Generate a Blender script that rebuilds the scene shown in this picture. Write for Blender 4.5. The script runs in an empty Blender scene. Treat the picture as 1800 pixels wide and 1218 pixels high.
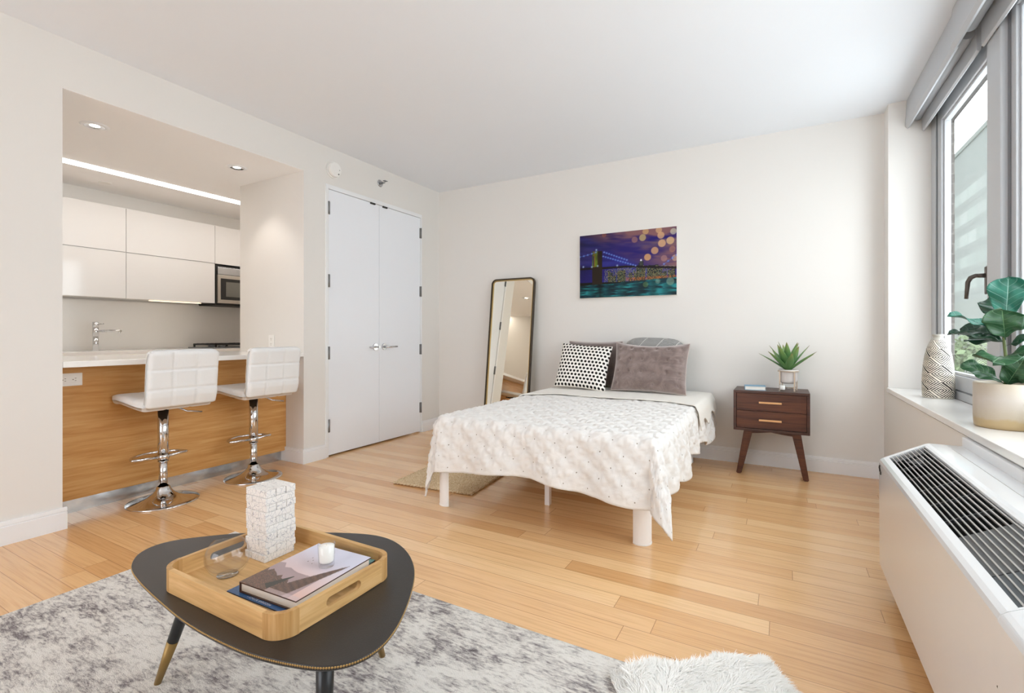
import bpy, bmesh, math, random
import numpy as np
from mathutils import Vector, Matrix, noise as mn

random.seed(7)
SC = bpy.context.scene
COL = SC.collection
PI = math.pi

# ------------------------------------------------------------------ helpers
def lin(c):
    return c / 12.92 if c <= 0.04045 else ((c + 0.055) / 1.055) ** 2.4

def rgb(h, a=1.0):
    h = h.lstrip('#')
    return tuple(lin(int(h[i:i + 2], 16) / 255.0) for i in (0, 2, 4)) + (a,)

class NT:
    """small node-tree helper"""
    def __init__(self, name):
        self.m = bpy.data.materials.new(name)
        self.m.use_nodes = True
        self.t = self.m.node_tree
        self.t.nodes.clear()
        self.out = self.t.nodes.new('ShaderNodeOutputMaterial')
    def n(self, typ, **kw):
        nd = self.t.nodes.new(typ)
        for k, v in kw.items():
            setattr(nd, k, v)
        return nd
    def l(self, a, b):
        self.t.links.new(a, b)
    def setin(self, nd, i, v):
        if isinstance(v, bpy.types.NodeSocket):
            self.l(v, nd.inputs[i])
        else:
            nd.inputs[i].default_value = v
    def math(self, op, a, b=0.0, c=None):
        nd = self.n('ShaderNodeMath', operation=op)
        self.setin(nd, 0, a); self.setin(nd, 1, b)
        if c is not None: self.setin(nd, 2, c)
        return nd.outputs[0]
    def coord(self, which='Object', scale=(1, 1, 1), rot=(0, 0, 0)):
        tc = self.n('ShaderNodeTexCoord')
        mp = self.n('ShaderNodeMapping')
        mp.inputs['Scale'].default_value = scale
        mp.inputs['Rotation'].default_value = rot
        self.l(tc.outputs[which], mp.inputs['Vector'])
        return mp.outputs[0]
    def noise(self, vec, scale=5, detail=3, rough=0.5, dist=0.0):
        nd = self.n('ShaderNodeTexNoise')
        if vec is not None: self.l(vec, nd.inputs['Vector'])
        nd.inputs['Scale'].default_value = scale
        nd.inputs['Detail'].default_value = detail
        nd.inputs['Roughness'].default_value = rough
        nd.inputs['Distortion'].default_value = dist
        return nd.outputs['Fac']
    def ramp(self, fac, stops, interp='LINEAR'):
        nd = self.n('ShaderNodeValToRGB')
        cr = nd.color_ramp
        cr.interpolation = interp
        while len(cr.elements) < len(stops): cr.elements.new(0.5)
        for e, (p, c) in zip(cr.elements, stops):
            e.position = p
            e.color = c if len(c) == 4 else (*c, 1)
        self.l(fac, nd.inputs[0])
        return nd.outputs[0]
    def mix(self, fac, a, b, mode='MIX'):
        nd = self.n('ShaderNodeMix', data_type='RGBA', blend_type=mode)
        self.setin(nd, 0, fac); self.setin(nd, 6, a); self.setin(nd, 7, b)
        return nd.outputs[2]
    def bump(self, h, strength=0.2, dist=0.01):
        nd = self.n('ShaderNodeBump')
        nd.inputs['Strength'].default_value = strength
        nd.inputs['Distance'].default_value = dist
        self.l(h, nd.inputs['Height'])
        return nd.outputs[0]
    def bsdf(self, color, rough=0.5, metal=0.0, spec=0.5, normal=None, coat=0.0, sheen=0.0, **kw):
        b = self.n('ShaderNodeBsdfPrincipled')
        self.setin(b, b.inputs.find('Base Color'), color)
        self.setin(b, b.inputs.find('Roughness'), rough)
        self.setin(b, b.inputs.find('Metallic'), metal)
        b.inputs['Specular IOR Level'].default_value = spec
        b.inputs['Coat Weight'].default_value = coat
        b.inputs['Coat Roughness'].default_value = 0.08
        b.inputs['Sheen Weight'].default_value = sheen
        for k, v in kw.items():
            b.inputs[k].default_value = v
        if normal is not None: self.l(normal, b.inputs['Normal'])
        self.l(b.outputs[0], self.out.inputs[0])
        return self.m

def plain(name, h, rough=0.5, metal=0.0, spec=0.5, coat=0.0, nscale=0, nstr=0.05, sheen=0.0):
    t = NT(name)
    nor = None
    if nscale:
        nor = t.bump(t.noise(t.coord(), nscale, 4, 0.6), nstr, 0.01)
    return t.bsdf(rgb(h), rough, metal, spec, nor, coat, sheen)

def wood(name, c0, c1, c2, axis=0, scale=1.0, rough=0.4, spec=0.4, coat=0.0, fine=26):
    t = NT(name)
    s = [fine * scale] * 3
    s[axis] = 1.6 * scale
    v = t.coord('Object', tuple(s))
    a = t.noise(v, 1.4, 5, 0.62, 0.4)
    s2 = [fine * 5 * scale] * 3
    s2[axis] = 5 * scale
    b = t.noise(t.coord('Object', tuple(s2)), 1.0, 2, 0.5)
    f = t.math('ADD', t.math('MULTIPLY', a, 0.75), t.math('MULTIPLY', b, 0.25))
    col = t.ramp(f, [(0.33, rgb(c0)), (0.5, rgb(c1)), (0.68, rgb(c2))])
    return t.bsdf(col, rough, 0, spec, t.bump(f, 0.06, 0.004), coat)

class MB:
    """collects geometry of ONE mesh object"""
    def __init__(self):
        self.v = []; self.f = []; self.mi = []; self.sm = []; self.uv = {}
    def add(self, verts, faces, mat=0, smooth=False):
        o = len(self.v)
        self.v += [tuple(p) for p in verts]
        for f in faces:
            self.f.append(tuple(i + o for i in f)); self.mi.append(mat); self.sm.append(smooth)
        return o
    def addbm(self, bm, mat=0, smooth=False, M=None):
        bm.verts.index_update()
        self.add([(M @ v.co if M else v.co)[:] for v in bm.verts], [[v.index for v in f.verts] for f in bm.faces], mat, smooth)
        bm.free()
        return self
    def box(self, x0, x1, y0, y1, z0, z1, bev=0.0, seg=2, mat=0, M=None):
        bm = bmesh.new()
        bmesh.ops.create_cube(bm, size=1)
        for v in bm.verts:
            v.co = Vector(((x0 + x1) / 2 + v.co.x * (x1 - x0), (y0 + y1) / 2 + v.co.y * (y1 - y0), (z0 + z1) / 2 + v.co.z * (z1 - z0)))
        if bev:
            bmesh.ops.bevel(bm, geom=bm.edges[:], offset=bev, segments=seg, affect='EDGES', profile=0.5)
        return self.addbm(bm, mat, False, M)
    def prism(self, poly, a0, a1, plane='xy', bev=0.0, seg=2, mat=0, M=None, smooth=False):
        """extrude a 2-D polygon; plane 'xy' -> along z, 'xz' -> along y, 'yz' -> along x"""
        def P(p, a):
            return {'xy': (p[0], p[1], a), 'xz': (p[0], a, p[1]), 'yz': (a, p[0], p[1])}[plane]
        bm = bmesh.new()
        n = len(poly)
        A = [bm.verts.new(P(p, a0)) for p in poly]
        B = [bm.verts.new(P(p, a1)) for p in poly]
        bm.faces.new(A); bm.faces.new(B[::-1])
        for i in range(n):
            j = (i + 1) % n
            bm.faces.new((A[j], A[i], B[i], B[j]))
        bmesh.ops.recalc_face_normals(bm, faces=bm.faces[:])
        if bev:
            ed = [e for e in bm.edges if len(e.link_faces) == 2 and e.calc_face_angle(0) > 0.5]
            bmesh.ops.bevel(bm, geom=ed, offset=bev, segments=seg, affect='EDGES', profile=0.5)
        return self.addbm(bm, mat, smooth, M)
    def cone(self, p0, p1, r0, r1, seg=20, mat=0, caps=True):
        p0 = Vector(p0); p1 = Vector(p1)
        d = (p1 - p0).normalized()
        a = d.orthogonal().normalized(); b = d.cross(a)
        vs = []
        for p, r in ((p0, r0), (p1, r1)):
            for i in range(seg):
                t = 2 * PI * i / seg
                vs.append(p + (a * math.cos(t) + b * math.sin(t)) * r)
        o = self.add(vs, [(i, (i + 1) % seg, seg + (i + 1) % seg, seg + i) for i in range(seg)], mat, True)
        if caps:
            self.f.append(tuple(o + i for i in range(seg))[::-1]); self.mi.append(mat); self.sm.append(False)
            self.f.append(tuple(o + seg + i for i in range(seg))); self.mi.append(mat); self.sm.append(False)
        return self
    def tube(self, pts, r, seg=10, closed=False, mat=0, rs=None):
        pts = [Vector(p) for p in pts]
        n = len(pts)
        vs = []
        prev = None
        for i, p in enumerate(pts):
            if closed:
                d = (pts[(i + 1) % n] - pts[i - 1]).normalized()
            else:
                d = (pts[min(i + 1, n - 1)] - pts[max(i - 1, 0)]).normalized()
            if prev is None:
                a = d.orthogonal().normalized()
            else:
                a = (prev - d * prev.dot(d)).normalized()
            prev = a
            b = d.cross(a)
            rr = rs[i] if rs else r
            for k in range(seg):
                t = 2 * PI * k / seg
                vs.append(p + (a * math.cos(t) + b * math.sin(t)) * rr)
        fs = []
        for i in range(n if closed else n - 1):
            j = (i + 1) % n
            for k in range(seg):
                k2 = (k + 1) % seg
                fs.append((i * seg + k, i * seg + k2, j * seg + k2, j * seg + k))
        o = self.add(vs, fs, mat, True)
        if not closed:
            self.f.append(tuple(o + k for k in range(seg))[::-1]); self.mi.append(mat); self.sm.append(False)
            self.f.append(tuple(o + (n - 1) * seg + k for k in range(seg))); self.mi.append(mat); self.sm.append(False)
        return self
    def lathe(self, prof, c=(0, 0, 0), seg=40, mat=0, M=None, smooth=True):
        vs = []; fs = []
        for r, z in prof:
            for i in range(seg):
                t = 2 * PI * i / seg
                p = Vector((r * math.cos(t), r * math.sin(t), z))
                if M is not None: p = M @ p
                vs.append((p.x + c[0], p.y + c[1], p.z + c[2]))
        for j in range(len(prof) - 1):
            for i in range(seg):
                i2 = (i + 1) % seg
                fs.append((j * seg + i, j * seg + i2, (j + 1) * seg + i2, (j + 1) * seg + i))
        self.add(vs, fs, mat, smooth)
        return self
    def grid(self, fn, nu, nv, mat=0, smooth=True, uv=None):
        vs = []
        for j in range(nv + 1):
            for i in range(nu + 1):
                vs.append(tuple(fn(i / nu, j / nv)))
        o = len(self.v)
        fs = [(j * (nu + 1) + i, j * (nu + 1) + i + 1, (j + 1) * (nu + 1) + i + 1, (j + 1) * (nu + 1) + i) for j in range(nv) for i in range(nu)]
        self.add(vs, fs, mat, smooth)
        for j in range(nv + 1):
            for i in range(nu + 1):
                self.uv[o + j * (nu + 1) + i] = uv(i / nu, j / nv) if uv else (i / nu, j / nv)
        return self
    def build(self, name, mats, parent=None, org=None, colors=None):
        org = org or (WORLD.get(parent, (0, 0, 0)) if parent is not None else (0, 0, 0))
        me = bpy.data.meshes.new(name)
        me.from_pydata([(x - org[0], y - org[1], z - org[2]) for x, y, z in self.v], [], self.f)
        if not isinstance(mats, (list, tuple)): mats = [mats]
        for m in mats: me.materials.append(m)
        me.polygons.foreach_set('material_index', self.mi)
        me.polygons.foreach_set('use_smooth', self.sm)
        if self.uv:
            ul = me.uv_layers.new(name='UVMap')
            li = np.empty(len(me.loops), dtype=np.int32)
            me.loops.foreach_get('vertex_index', li)
            arr = np.zeros((len(self.v), 2), dtype=np.float32)
            for k, q in self.uv.items(): arr[k] = q
            ul.data.foreach_set('uv', arr[li].ravel())
        if colors is not None:
            ca = me.color_attributes.new('Col', 'FLOAT_COLOR', 'POINT')
            ca.data.foreach_set('color', colors.astype(np.float32).ravel())
        me.update()
        o = bpy.data.objects.new(name, me)
        COL.objects.link(o)
        if parent is not None:
            o.parent = parent
            WORLD[o] = org
        else:
            o.location = org
            WORLD[o] = org
        return o

WORLD = {}
def thing(name, label, cat, loc=(0, 0, 0), group=None):
    o = bpy.data.objects.new(name, None)
    o.empty_display_size = 0.05
    COL.objects.link(o)
    o.location = loc
    WORLD[o] = tuple(loc)
    return tag(o, label, cat, group)

def tag(o, label, cat, group=None):
    o['label'] = label; o['category'] = cat
    if group: o['group'] = group
    return o

def struct(o, label=None, cat=None):
    o['kind'] = 'structure'
    if label: o['label'] = label
    if cat: o['category'] = cat
    return o

def copy_tree(o, parent=None):
    c = o.copy(); COL.objects.link(c)
    if parent is not None: c.parent = parent
    for ch in list(o.children): copy_tree(ch, c)
    return c

def smoothstep(a, b, x):
    t = min(1, max(0, (x - a) / (b - a)))
    return t * t * (3 - 2 * t)

# ------------------------------------------------------------------ materials
M = {}
M['wall'] = plain('wall_paint', '#e4e1dc', 0.75, nscale=90, nstr=0.03)
M['ceiling'] = plain('ceiling_paint', '#ebeff4', 0.85, nscale=60, nstr=0.02)
M['trim'] = plain('trim_paint', '#ecedee', 0.45)
M['door'] = plain('door_enamel', '#eef1f6', 0.30, spec=0.45)
M['chrome'] = plain('chrome', '#d9d9da', 0.06, 1.0)
M['satin'] = plain('satin_chrome', '#c9c9cb', 0.22, 1.0)
M['steel'] = plain('brushed_steel', '#8b8d90', 0.4, 1.0)
M['hinge'] = plain('hinge_steel', '#8a8a8a', 0.4, 0.8)
M['black'] = plain('black_iron', '#1c1916', 0.5)
M['dark'] = plain('recess_shade_black', '#0b0b0b', 0.8)
M['white_gloss'] = plain('white_lacquer', '#e3e1de', 0.07, spec=0.5, coat=0.3)
M['worktop'] = plain('white_quartz', '#f1efeb', 0.12, spec=0.5)
M['white_plastic'] = plain('white_plastic', '#f0eeea', 0.4)
M['slot'] = plain('outlet_slot', '#6b5c4a', 0.6)
M['leather'] = plain('white_leather', '#e6e6e5', 0.42, nscale=160, nstr=0.10)
M['gold'] = plain('brass_stud', '#a98a58', 0.32, 1.0)
M['brass_tip'] = plain('brass_leg_tip', '#9a7d4a', 0.45, 0.6)
M['table_black'] = plain('charcoal_table_top', '#2c2825', 0.36, spec=0.45, nscale=420, nstr=0.10)
M['leg_black'] = plain('black_leg_paint', '#14181c', 0.35)
M['bed_white'] = plain('white_bed_metal', '#f2f0ee', 0.3)
M['mattress'] = plain('mattress_fabric', '#e9e7e2', 0.9, nscale=300, nstr=0.1)
M['window_grey'] = plain('window_frame_grey', '#bcbec1', 0.35, spec=0.5)
M['window_dark'] = plain('window_gasket', '#76787b', 0.5)
M['blind'] = plain('blind_cassette_grey', '#babcbf', 0.5)
M['hvac'] = plain('heater_enamel', '#e4e6e7', 0.16, spec=0.5, coat=0.5)
M['hvac_slat'] = plain('heater_slat', '#b3b0ac', 0.35, 0.2)
M['hvac_plate'] = plain('heater_grey_plate', '#55585a', 0.4, nscale=300, nstr=0.1)
M['wax'] = plain('white_wax', '#f7f5f0', 0.45)
M['paper'] = plain('book_pages', '#efeae0', 0.8)
M['pot_white'] = plain('speckled_white_glaze', '#d9d5d2', 0.4)
M['stand'] = plain('champagne_metal', '#c9b9a6', 0.3, 0.7)
M['soil'] = plain('dark_soil', '#3a3026', 0.9, nscale=80, nstr=0.5)
M['brick'] = None
M['mirror'] = plain('mirror_silver', '#f6f1e4', 0.01, 1.0)
M['mirror_frame'] = plain('bronze_frame', '#4a4034', 0.35, 0.7)
M['mirror_inner'] = plain('gilt_inner_lip', '#c6ab74', 0.35, 0.7)
M['handle_dark'] = plain('bronze_handle', '#5b534c', 0.4, 0.4)
M['pull'] = plain('pale_brass_pull', '#d8a877', 0.35, 0.35)
M['ns_wood'] = wood('walnut_dark', '#3a1c10', '#56301f', '#6c3f2a', 0, 1.2, 0.38, 0.45)
M['ns_frame'] = wood('walnut_frame', '#352019', '#472b22', '#573529', 0, 1.2, 0.38, 0.45)
M['oak_panel'] = wood('oak_panel', '#bd8546', '#cd9a5c', '#d8aa70', 1, 1.0, 0.45, 0.35, fine=24)
M['tray'] = wood('oak_tray', '#b88f5b', '#cfa66e', '#e0bb87', 0, 1.5, 0.45, 0.35, fine=20)
M['tray_y'] = wood('oak_tray_side', '#b88f5b', '#cfa66e', '#e0bb87', 1, 1.5, 0.45, 0.35, fine=20)
M['tray_z'] = wood('oak_tray_corner', '#a87f4b', '#bd935c', '#cda673', 2, 1.5, 0.45, 0.35, fine=30)
M['cream'] = plain('cream_blanket', '#ece7de', 0.9, nscale=500, nstr=0.25, sheen=0.2)
M['fur'] = plain('white_fur', '#fbfaf6', 0.75, sheen=0.3)
M['hide'] = plain('fur_backing', '#f6f3ec', 0.9)

def m_floor():
    t = NT('bamboo_planks')
    tc = t.n('ShaderNodeTexCoord')
    sp = t.n('ShaderNodeSeparateXYZ')
    t.l(tc.outputs['Object'], sp.inputs[0])
    X, Y = sp.outputs[0], sp.outputs[1]
    W = 0.0975
    yr = t.math('DIVIDE', t.math('ADD', Y, 0.003), W)
    row = t.math('FLOOR', yr)
    wn = t.n('ShaderNodeTexWhiteNoise', noise_dimensions='1D')
    t.l(row, wn.inputs['W'])
    xs = t.math('ADD', t.math('DIVIDE', X, 1.55), t.math('MULTIPLY', wn.outputs['Value'], 11.3))
    colm = t.math('FLOOR', xs)
    cb = t.n('ShaderNodeCombineXYZ')
    t.l(row, cb.inputs[0]); t.l(colm, cb.inputs[1])
    wid = t.n('ShaderNodeTexWhiteNoise', noise_dimensions='2D')
    t.l(cb.outputs[0], wid.inputs['Vector'])
    fy = t.math('FRACT', yr); fx = t.math('FRACT', xs)
    dy = t.math('MULTIPLY', t.math('MINIMUM', fy, t.math('SUBTRACT', 1.0, fy)), W)
    dx = t.math('MULTIPLY', t.math('MINIMUM', fx, t.math('SUBTRACT', 1.0, fx)), 1.55)
    d = t.math('MINIMUM', dy, dx)
    mr = t.n('ShaderNodeMapRange')
    mr.inputs['From Min'].default_value = 0.0004
    mr.inputs['From Max'].default_value = 0.0016
    t.l(d, mr.inputs['Value'])
    seam = mr.outputs[0]
    # grain, shifted per plank
    vm = t.n('ShaderNodeVectorMath', operation='ADD')
    t.l(tc.outputs['Object'], vm.inputs[0])
    sc = t.n('ShaderNodeVectorMath', operation='SCALE')
    t.l(wid.outputs['Color'], sc.inputs[0]); sc.inputs['Scale'].default_value = 9.0
    t.l(sc.outputs[0], vm.inputs[1])
    mp = t.n('ShaderNodeMapping'); mp.inputs['Scale'].default_value = (2.2, 75, 1)
    t.l(vm.outputs[0], mp.inputs['Vector'])
    g = t.noise(mp.outputs[0], 1.5, 4, 0.6, 0.2)
    base = t.ramp(wid.outputs['Value'], [(0.0, rgb('#d9a873')), (0.3, rgb('#e3b47f')), (0.65, rgb('#e9bd8a')), (1.0, rgb('#f0c998'))])
    gr = t.ramp(g, [(0.3, rgb('#dccdb8')), (0.55, rgb('#ffffff')), (0.75, rgb('#fff6e8'))])
    c = t.mix(0.55, base, gr, 'MULTIPLY')
    c = t.mix(seam, rgb('#a5794e'), c)
    nor = t.bump(seam, 0.25, 0.002)
    rr = t.math('ADD', 0.20, t.math('MULTIPLY', g, 0.10))
    return t.bsdf(c, rr, 0, 0.5, nor, 0.35)
M['floor'] = m_floor()

def m_rug():
    t = NT('distressed_rug')
    big = t.noise(t.coord('Object', (1.6, 2.6, 1)), 2.0, 4, 0.65, 0.6)
    st = t.noise(t.coord('Object', (24, 84, 1)), 1.0, 5, 0.75, 0.5)
    mid = t.noise(t.coord('Object', (9, 15, 1)), 1.0, 4, 0.7, 0.6)
    f = t.math('ADD', t.math('MULTIPLY', big, 0.32), t.math('ADD', t.math('MULTIPLY', st, 0.46), t.math('MULTIPLY', mid, 0.30)))
    c = t.ramp(f, [(0.40, rgb('#675f60')), (0.465, rgb('#989190')), (0.52, rgb('#cfcac4')), (0.575, rgb('#eae6df')), (0.75, rgb('#f2efea'))])
    pile = t.noise(t.coord('Object', (260, 260, 260)), 1.0, 2, 0.6)
    return t.bsdf(c, 0.95, 0, 0.1, t.bump(pile, 0.7, 0.01))
M['rug'] = m_rug()

def m_jute():
    t = NT('woven_jute')
    a = t.noise(t.coord('Object', (120, 120, 120)), 1.0, 3, 0.6)
    c = t.ramp(a, [(0.3, rgb('#b99a70')), (0.5, rgb('#d8c3a0')), (0.7, rgb('#eadcc2'))])
    return t.bsdf(c, 0.9, 0, 0.2, t.bump(a, 0.6, 0.004))
M['jute'] = m_jute()

def m_quilt():
    t = NT('white_tied_quilt')
    tc = t.n('ShaderNodeTexCoord')
    sp = t.n('ShaderNodeSeparateXYZ'); t.l(tc.outputs['UV'], sp.inputs[0])
    # uv hold metres; ties on a staggered lattice of 0.125 x 0.125
    A = 0.125
    def dist(ox, oy):
        fx = t.math('SUBTRACT', t.math('FRACT', t.math('ADD', t.math('DIVIDE', sp.outputs[0], A), ox)), 0.5)
        fy = t.math('SUBTRACT', t.math('FRACT', t.math('ADD', t.math('DIVIDE', sp.outputs[1], A), oy)), 0.5)
        return t.math('MULTIPLY', t.math('SQRT', t.math('ADD', t.math('MULTIPLY', fx, fx), t.math('MULTIPLY', fy, fy))), A)
    d = t.math('MINIMUM', dist(0.5, 0.5), dist(0.0, 0.0))
    mr = t.n('ShaderNodeMapRange'); mr.inputs['From Min'].default_value = 0.0022; mr.inputs['From Max'].default_value = 0.0036
    t.l(d, mr.inputs['Value'])
    n1 = t.noise(t.coord('UV', (17, 17, 1)), 1.0, 3, 0.5, 1.0)
    n2 = t.noise(t.coord('UV', (700, 700, 1)), 1.0, 1, 0.5)
    h = t.math('ADD', n1, t.math('MULTIPLY', n2, 0.05))
    c = t.mix(mr.outputs[0], rgb('#8f8473'), rgb('#e5e2de'))
    return t.bsdf(c, 0.85, 0, 0.2, t.bump(h, 0.32, 0.012), 0, 0.15)
M['quilt'] = m_quilt()

def m_velvet(name, h0, h1):
    t = NT(name)
    lw = t.n('ShaderNodeLayerWeight'); lw.inputs['Blend'].default_value = 0.35
    nz = t.noise(t.coord('Object', (14, 14, 14)), 1.0, 4, 0.6, 0.8)
    f = t.math('ADD', t.math('MULTIPLY', nz, 0.9), t.math('MULTIPLY', lw.outputs['Facing'], 0.35))
    c = t.ramp(f, [(0.35, rgb(h0)), (0.8, rgb(h1))])
    return t.bsdf(c, 0.55, 0, 0.35, t.bump(nz, 0.35, 0.01), 0, 0.8)
M['velvet'] = m_velvet('taupe_velvet', '#6f5d57', '#9c8a84')
M['velvet_dark'] = m_velvet('taupe_velvet_back', '#64554f', '#857470')

def m_dots():
    t = NT('dotted_pillow_cloth')
    tc = t.n('ShaderNodeTexCoord'); sp = t.n('ShaderNodeSeparateXYZ'); t.l(tc.outputs['UV'], sp.inputs[0])
    NX, NY = 14.0, 13.0
    y = t.math('MULTIPLY', sp.outputs[1], NY)
    x = t.math('ADD', t.math('MULTIPLY', sp.outputs[0], NX), t.math('MULTIPLY', t.math('MODULO', t.math('FLOOR', y), 2.0), 0.5))
    fx = t.math('SUBTRACT', t.math('FRACT', x), 0.5); fy = t.math('SUBTRACT', t.math('FRACT', y), 0.5)
    d = t.math('SQRT', t.math('ADD', t.math('MULTIPLY', fx, fx), t.math('MULTIPLY', fy, fy)))
    mr = t.n('ShaderNodeMapRange'); mr.inputs['From Min'].default_value = 0.31; mr.inputs['From Max'].default_value = 0.36
    t.l(d, mr.inputs['Value'])
    c = t.mix(mr.outputs[0], rgb('#17120f'), rgb('#f0ece5'))
    return t.bsdf(c, 0.85, 0, 0.2)
M['dots'] = m_dots()

def m_lines():
    t = NT('grey_feather_print_cloth')
    tc = t.n('ShaderNodeTexCoord'); sp = t.n('ShaderNodeSeparateXYZ'); t.l(tc.outputs['UV'], sp.inputs[0])
    k = t.math('ADD', t.math('MULTIPLY', sp.outputs[0], 3.6), t.math('MULTIPLY', sp.outputs[1], -2.4))
    cell = t.math('FLOOR', k)
    sgn = t.math('SUBTRACT', t.math('MULTIPLY', t.math('MODULO', cell, 2.0), 2.0), 1.0)
    ph = t.math('ADD', t.math('MULTIPLY', sp.outputs[1], 60.0), t.math('MULTIPLY', t.math('MULTIPLY', sp.outputs[0], 40.0), sgn))
    nz = t.noise(t.coord('UV', (40, 20, 1)), 1.0, 3, 0.6)
    ph = t.math('ADD', ph, t.math('MULTIPLY', nz, 3.0))
    s = t.math('FRACT', ph)
    c = t.ramp(s, [(0.45, rgb('#4c4d50')), (0.6, rgb('#c9c7c2'))])
    e = t.math('FRACT', k)
    mr = t.n('ShaderNodeMapRange'); mr.inputs['From Min'].default_value = 0.0; mr.inputs['From Max'].default_value = 0.03
    t.l(t.math('MINIMUM', e, t.math('SUBTRACT', 1.0, e)), mr.inputs['Value'])
    c = t.mix(mr.outputs[0], rgb('#e4e1dc'), c)
    return t.bsdf(c, 0.9, 0, 0.2)
M['lines'] = m_lines()

def m_marble():
    t = NT('crackle_marble_block')
    tcm = t.n('ShaderNodeTexCoord'); oi = t.n('ShaderNodeObjectInfo'); vad = t.n('ShaderNodeVectorMath', operation='MULTIPLY_ADD')
    t.l(oi.outputs['Location'], vad.inputs[0]); vad.inputs[1].default_value = (37.0, 41.0, 29.0); t.l(tcm.outputs['Object'], vad.inputs[2])
    v = vad.outputs[0]
    vo = t.n('ShaderNodeTexVoronoi', feature='DISTANCE_TO_EDGE')
    nz = t.n('ShaderNodeTexNoise'); nz.inputs['Scale'].default_value = 60; t.l(v, nz.inputs['Vector'])
    va = t.n('ShaderNodeVectorMath', operation='SCALE'); t.l(nz.outputs['Color'], va.inputs[0]); va.inputs['Scale'].default_value = 0.012
    vb = t.n('ShaderNodeVectorMath', operation='ADD'); t.l(v, vb.inputs[0]); t.l(va.outputs[0], vb.inputs[1])
    t.l(vb.outputs[0], vo.inputs['Vector']); vo.inputs['Scale'].default_value = 72
    c = t.ramp(vo.outputs['Distance'], [(0.008, rgb('#a3a2a8')), (0.030, rgb('#e8e4df'))])
    return t.bsdf(c, 0.5)
M['marble'] = m_marble()

def m_vcol(name, rough=0.4, coat=0.0, spec=0.5):
    t = NT(name)
    a = t.n('ShaderNodeVertexColor'); a.layer_name = 'Col'
    return t.bsdf(a.outputs['Color'], rough, 0, spec, None, coat)
M['art'] = m_vcol('printed_night_scene', 0.35, 0, 0.15)
M['cover'] = m_vcol('printed_cover', 0.3)
M['vase'] = m_vcol('patterned_vase_glaze', 0.35)

def m_leaf(name, h0, h1, hv, nveins=7.0, rough=0.3):
    t = NT(name)
    tc = t.n('ShaderNodeTexCoord'); sp = t.n('ShaderNodeSeparateXYZ'); t.l(tc.outputs['UV'], sp.inputs[0])
    ux = t.math('ABSOLUTE', t.math('SUBTRACT', sp.outputs[0], 0.5))
    ph = t.math('SUBTRACT', t.math('MULTIPLY', sp.outputs[1], nveins), t.math('MULTIPLY', ux, 3.2))
    fr = t.math('ABSOLUTE', t.math('SUBTRACT', t.math('FRACT', ph), 0.5))
    vein = t.n('ShaderNodeMapRange'); vein.inputs['From Min'].default_value = 0.005; vein.inputs['From Max'].default_value = 0.05; t.l(fr, vein.inputs['Value'])
    mid = t.n('ShaderNodeMapRange'); mid.inputs['From Min'].default_value = 0.005; mid.inputs['From Max'].default_value = 0.020; t.l(ux, mid.inputs['Value'])
    v = t.math('MINIMUM', vein.outputs[0], mid.outputs[0])
    nz = t.noise(t.coord('UV', (3, 3, 1)), 1.0, 3, 0.5)
    c = t.ramp(nz, [(0.3, rgb(h0)), (0.7, rgb(h1))])
    c = t.mix(v, rgb(hv), c)
    return t.bsdf(c, rough, 0, 0.5, t.bump(v, 0.5, 0.004))
M['fig'] = m_leaf('fig_leaf', '#24492e', '#3c6442', '#6d9068')
M['fig_teal'] = m_leaf('fig_leaf_bluish', '#1f6151', '#327a66', '#86b5a4')
M['fig_dark'] = m_leaf('fig_leaf_dark', '#14301f', '#21452f', '#3f6349')

def m_agave():
    t = NT('agave_leaf')
    tc = t.n('ShaderNodeTexCoord'); sp = t.n('ShaderNodeSeparateXYZ'); t.l(tc.outputs['UV'], sp.inputs[0])
    c = t.ramp(sp.outputs[1], [(0.0, rgb('#2f6b3a')), (0.55, rgb('#3f7d4a')), (0.85, rgb('#6f8f4e')), (1.0, rgb('#8a5a3c'))])
    nz = t.noise(t.coord('UV', (60, 4, 1)), 1.0, 2, 0.5)
    c = t.mix(t.math('MULTIPLY', nz, 0.4), c, rgb('#a6bf7a'))
    return t.bsdf(c, 0.42)
M['agave'] = m_agave()

def m_planter():
    t = NT('ombre_planter_glaze')
    v = t.coord('Object')
    sp = t.n('ShaderNodeSeparateXYZ'); t.l(v, sp.inputs[0])
    nz = t.noise(v, 18, 4, 0.6)
    f = t.math('ADD', t.math('MULTIPLY', sp.outputs[2], 5.2), t.math('MULTIPLY', t.math('SUBTRACT', nz, 0.5), 0.25))
    c = t.ramp(f, [(0.0, rgb('#b59c72')), (0.17, rgb('#bba47c')), (0.24, rgb('#bfb29c')), (0.6, rgb('#c9c0b6')), (1.0, rgb('#bfb19b'))])
    sp2 = t.noise(t.coord('Object', (300, 300, 300)), 1.0, 1, 0.5)
    c = t.mix(t.math('MULTIPLY', sp2, 0.12), c, rgb('#a08a66'))
    return t.bsdf(c, 0.35)
M['planter'] = m_planter()

def m_glass_thin():
    t = NT('window_glass')
    tr = t.n('ShaderNodeBsdfTransparent'); tr.inputs[0].default_value = (0.93, 0.952, 0.942, 1)
    gl = t.n('ShaderNodeBsdfGlossy'); gl.inputs['Roughness'].default_value = 0.01
    lw = t.n('ShaderNodeLayerWeight'); lw.inputs['Blend'].default_value = 0.5
    fr = t.math('ADD', 0.03, t.math('MULTIPLY', t.math('POWER', lw.outputs['Facing'], 5.0), 0.45))
    mx = t.n('ShaderNodeMixShader')
    t.l(fr, mx.inputs[0]); t.l(tr.outputs[0], mx.inputs[1]); t.l(gl.outputs[0], mx.inputs[2])
    t.l(mx.outputs[0], t.out.inputs[0])
    return t.m
M['glass_thin'] = m_glass_thin()

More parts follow.
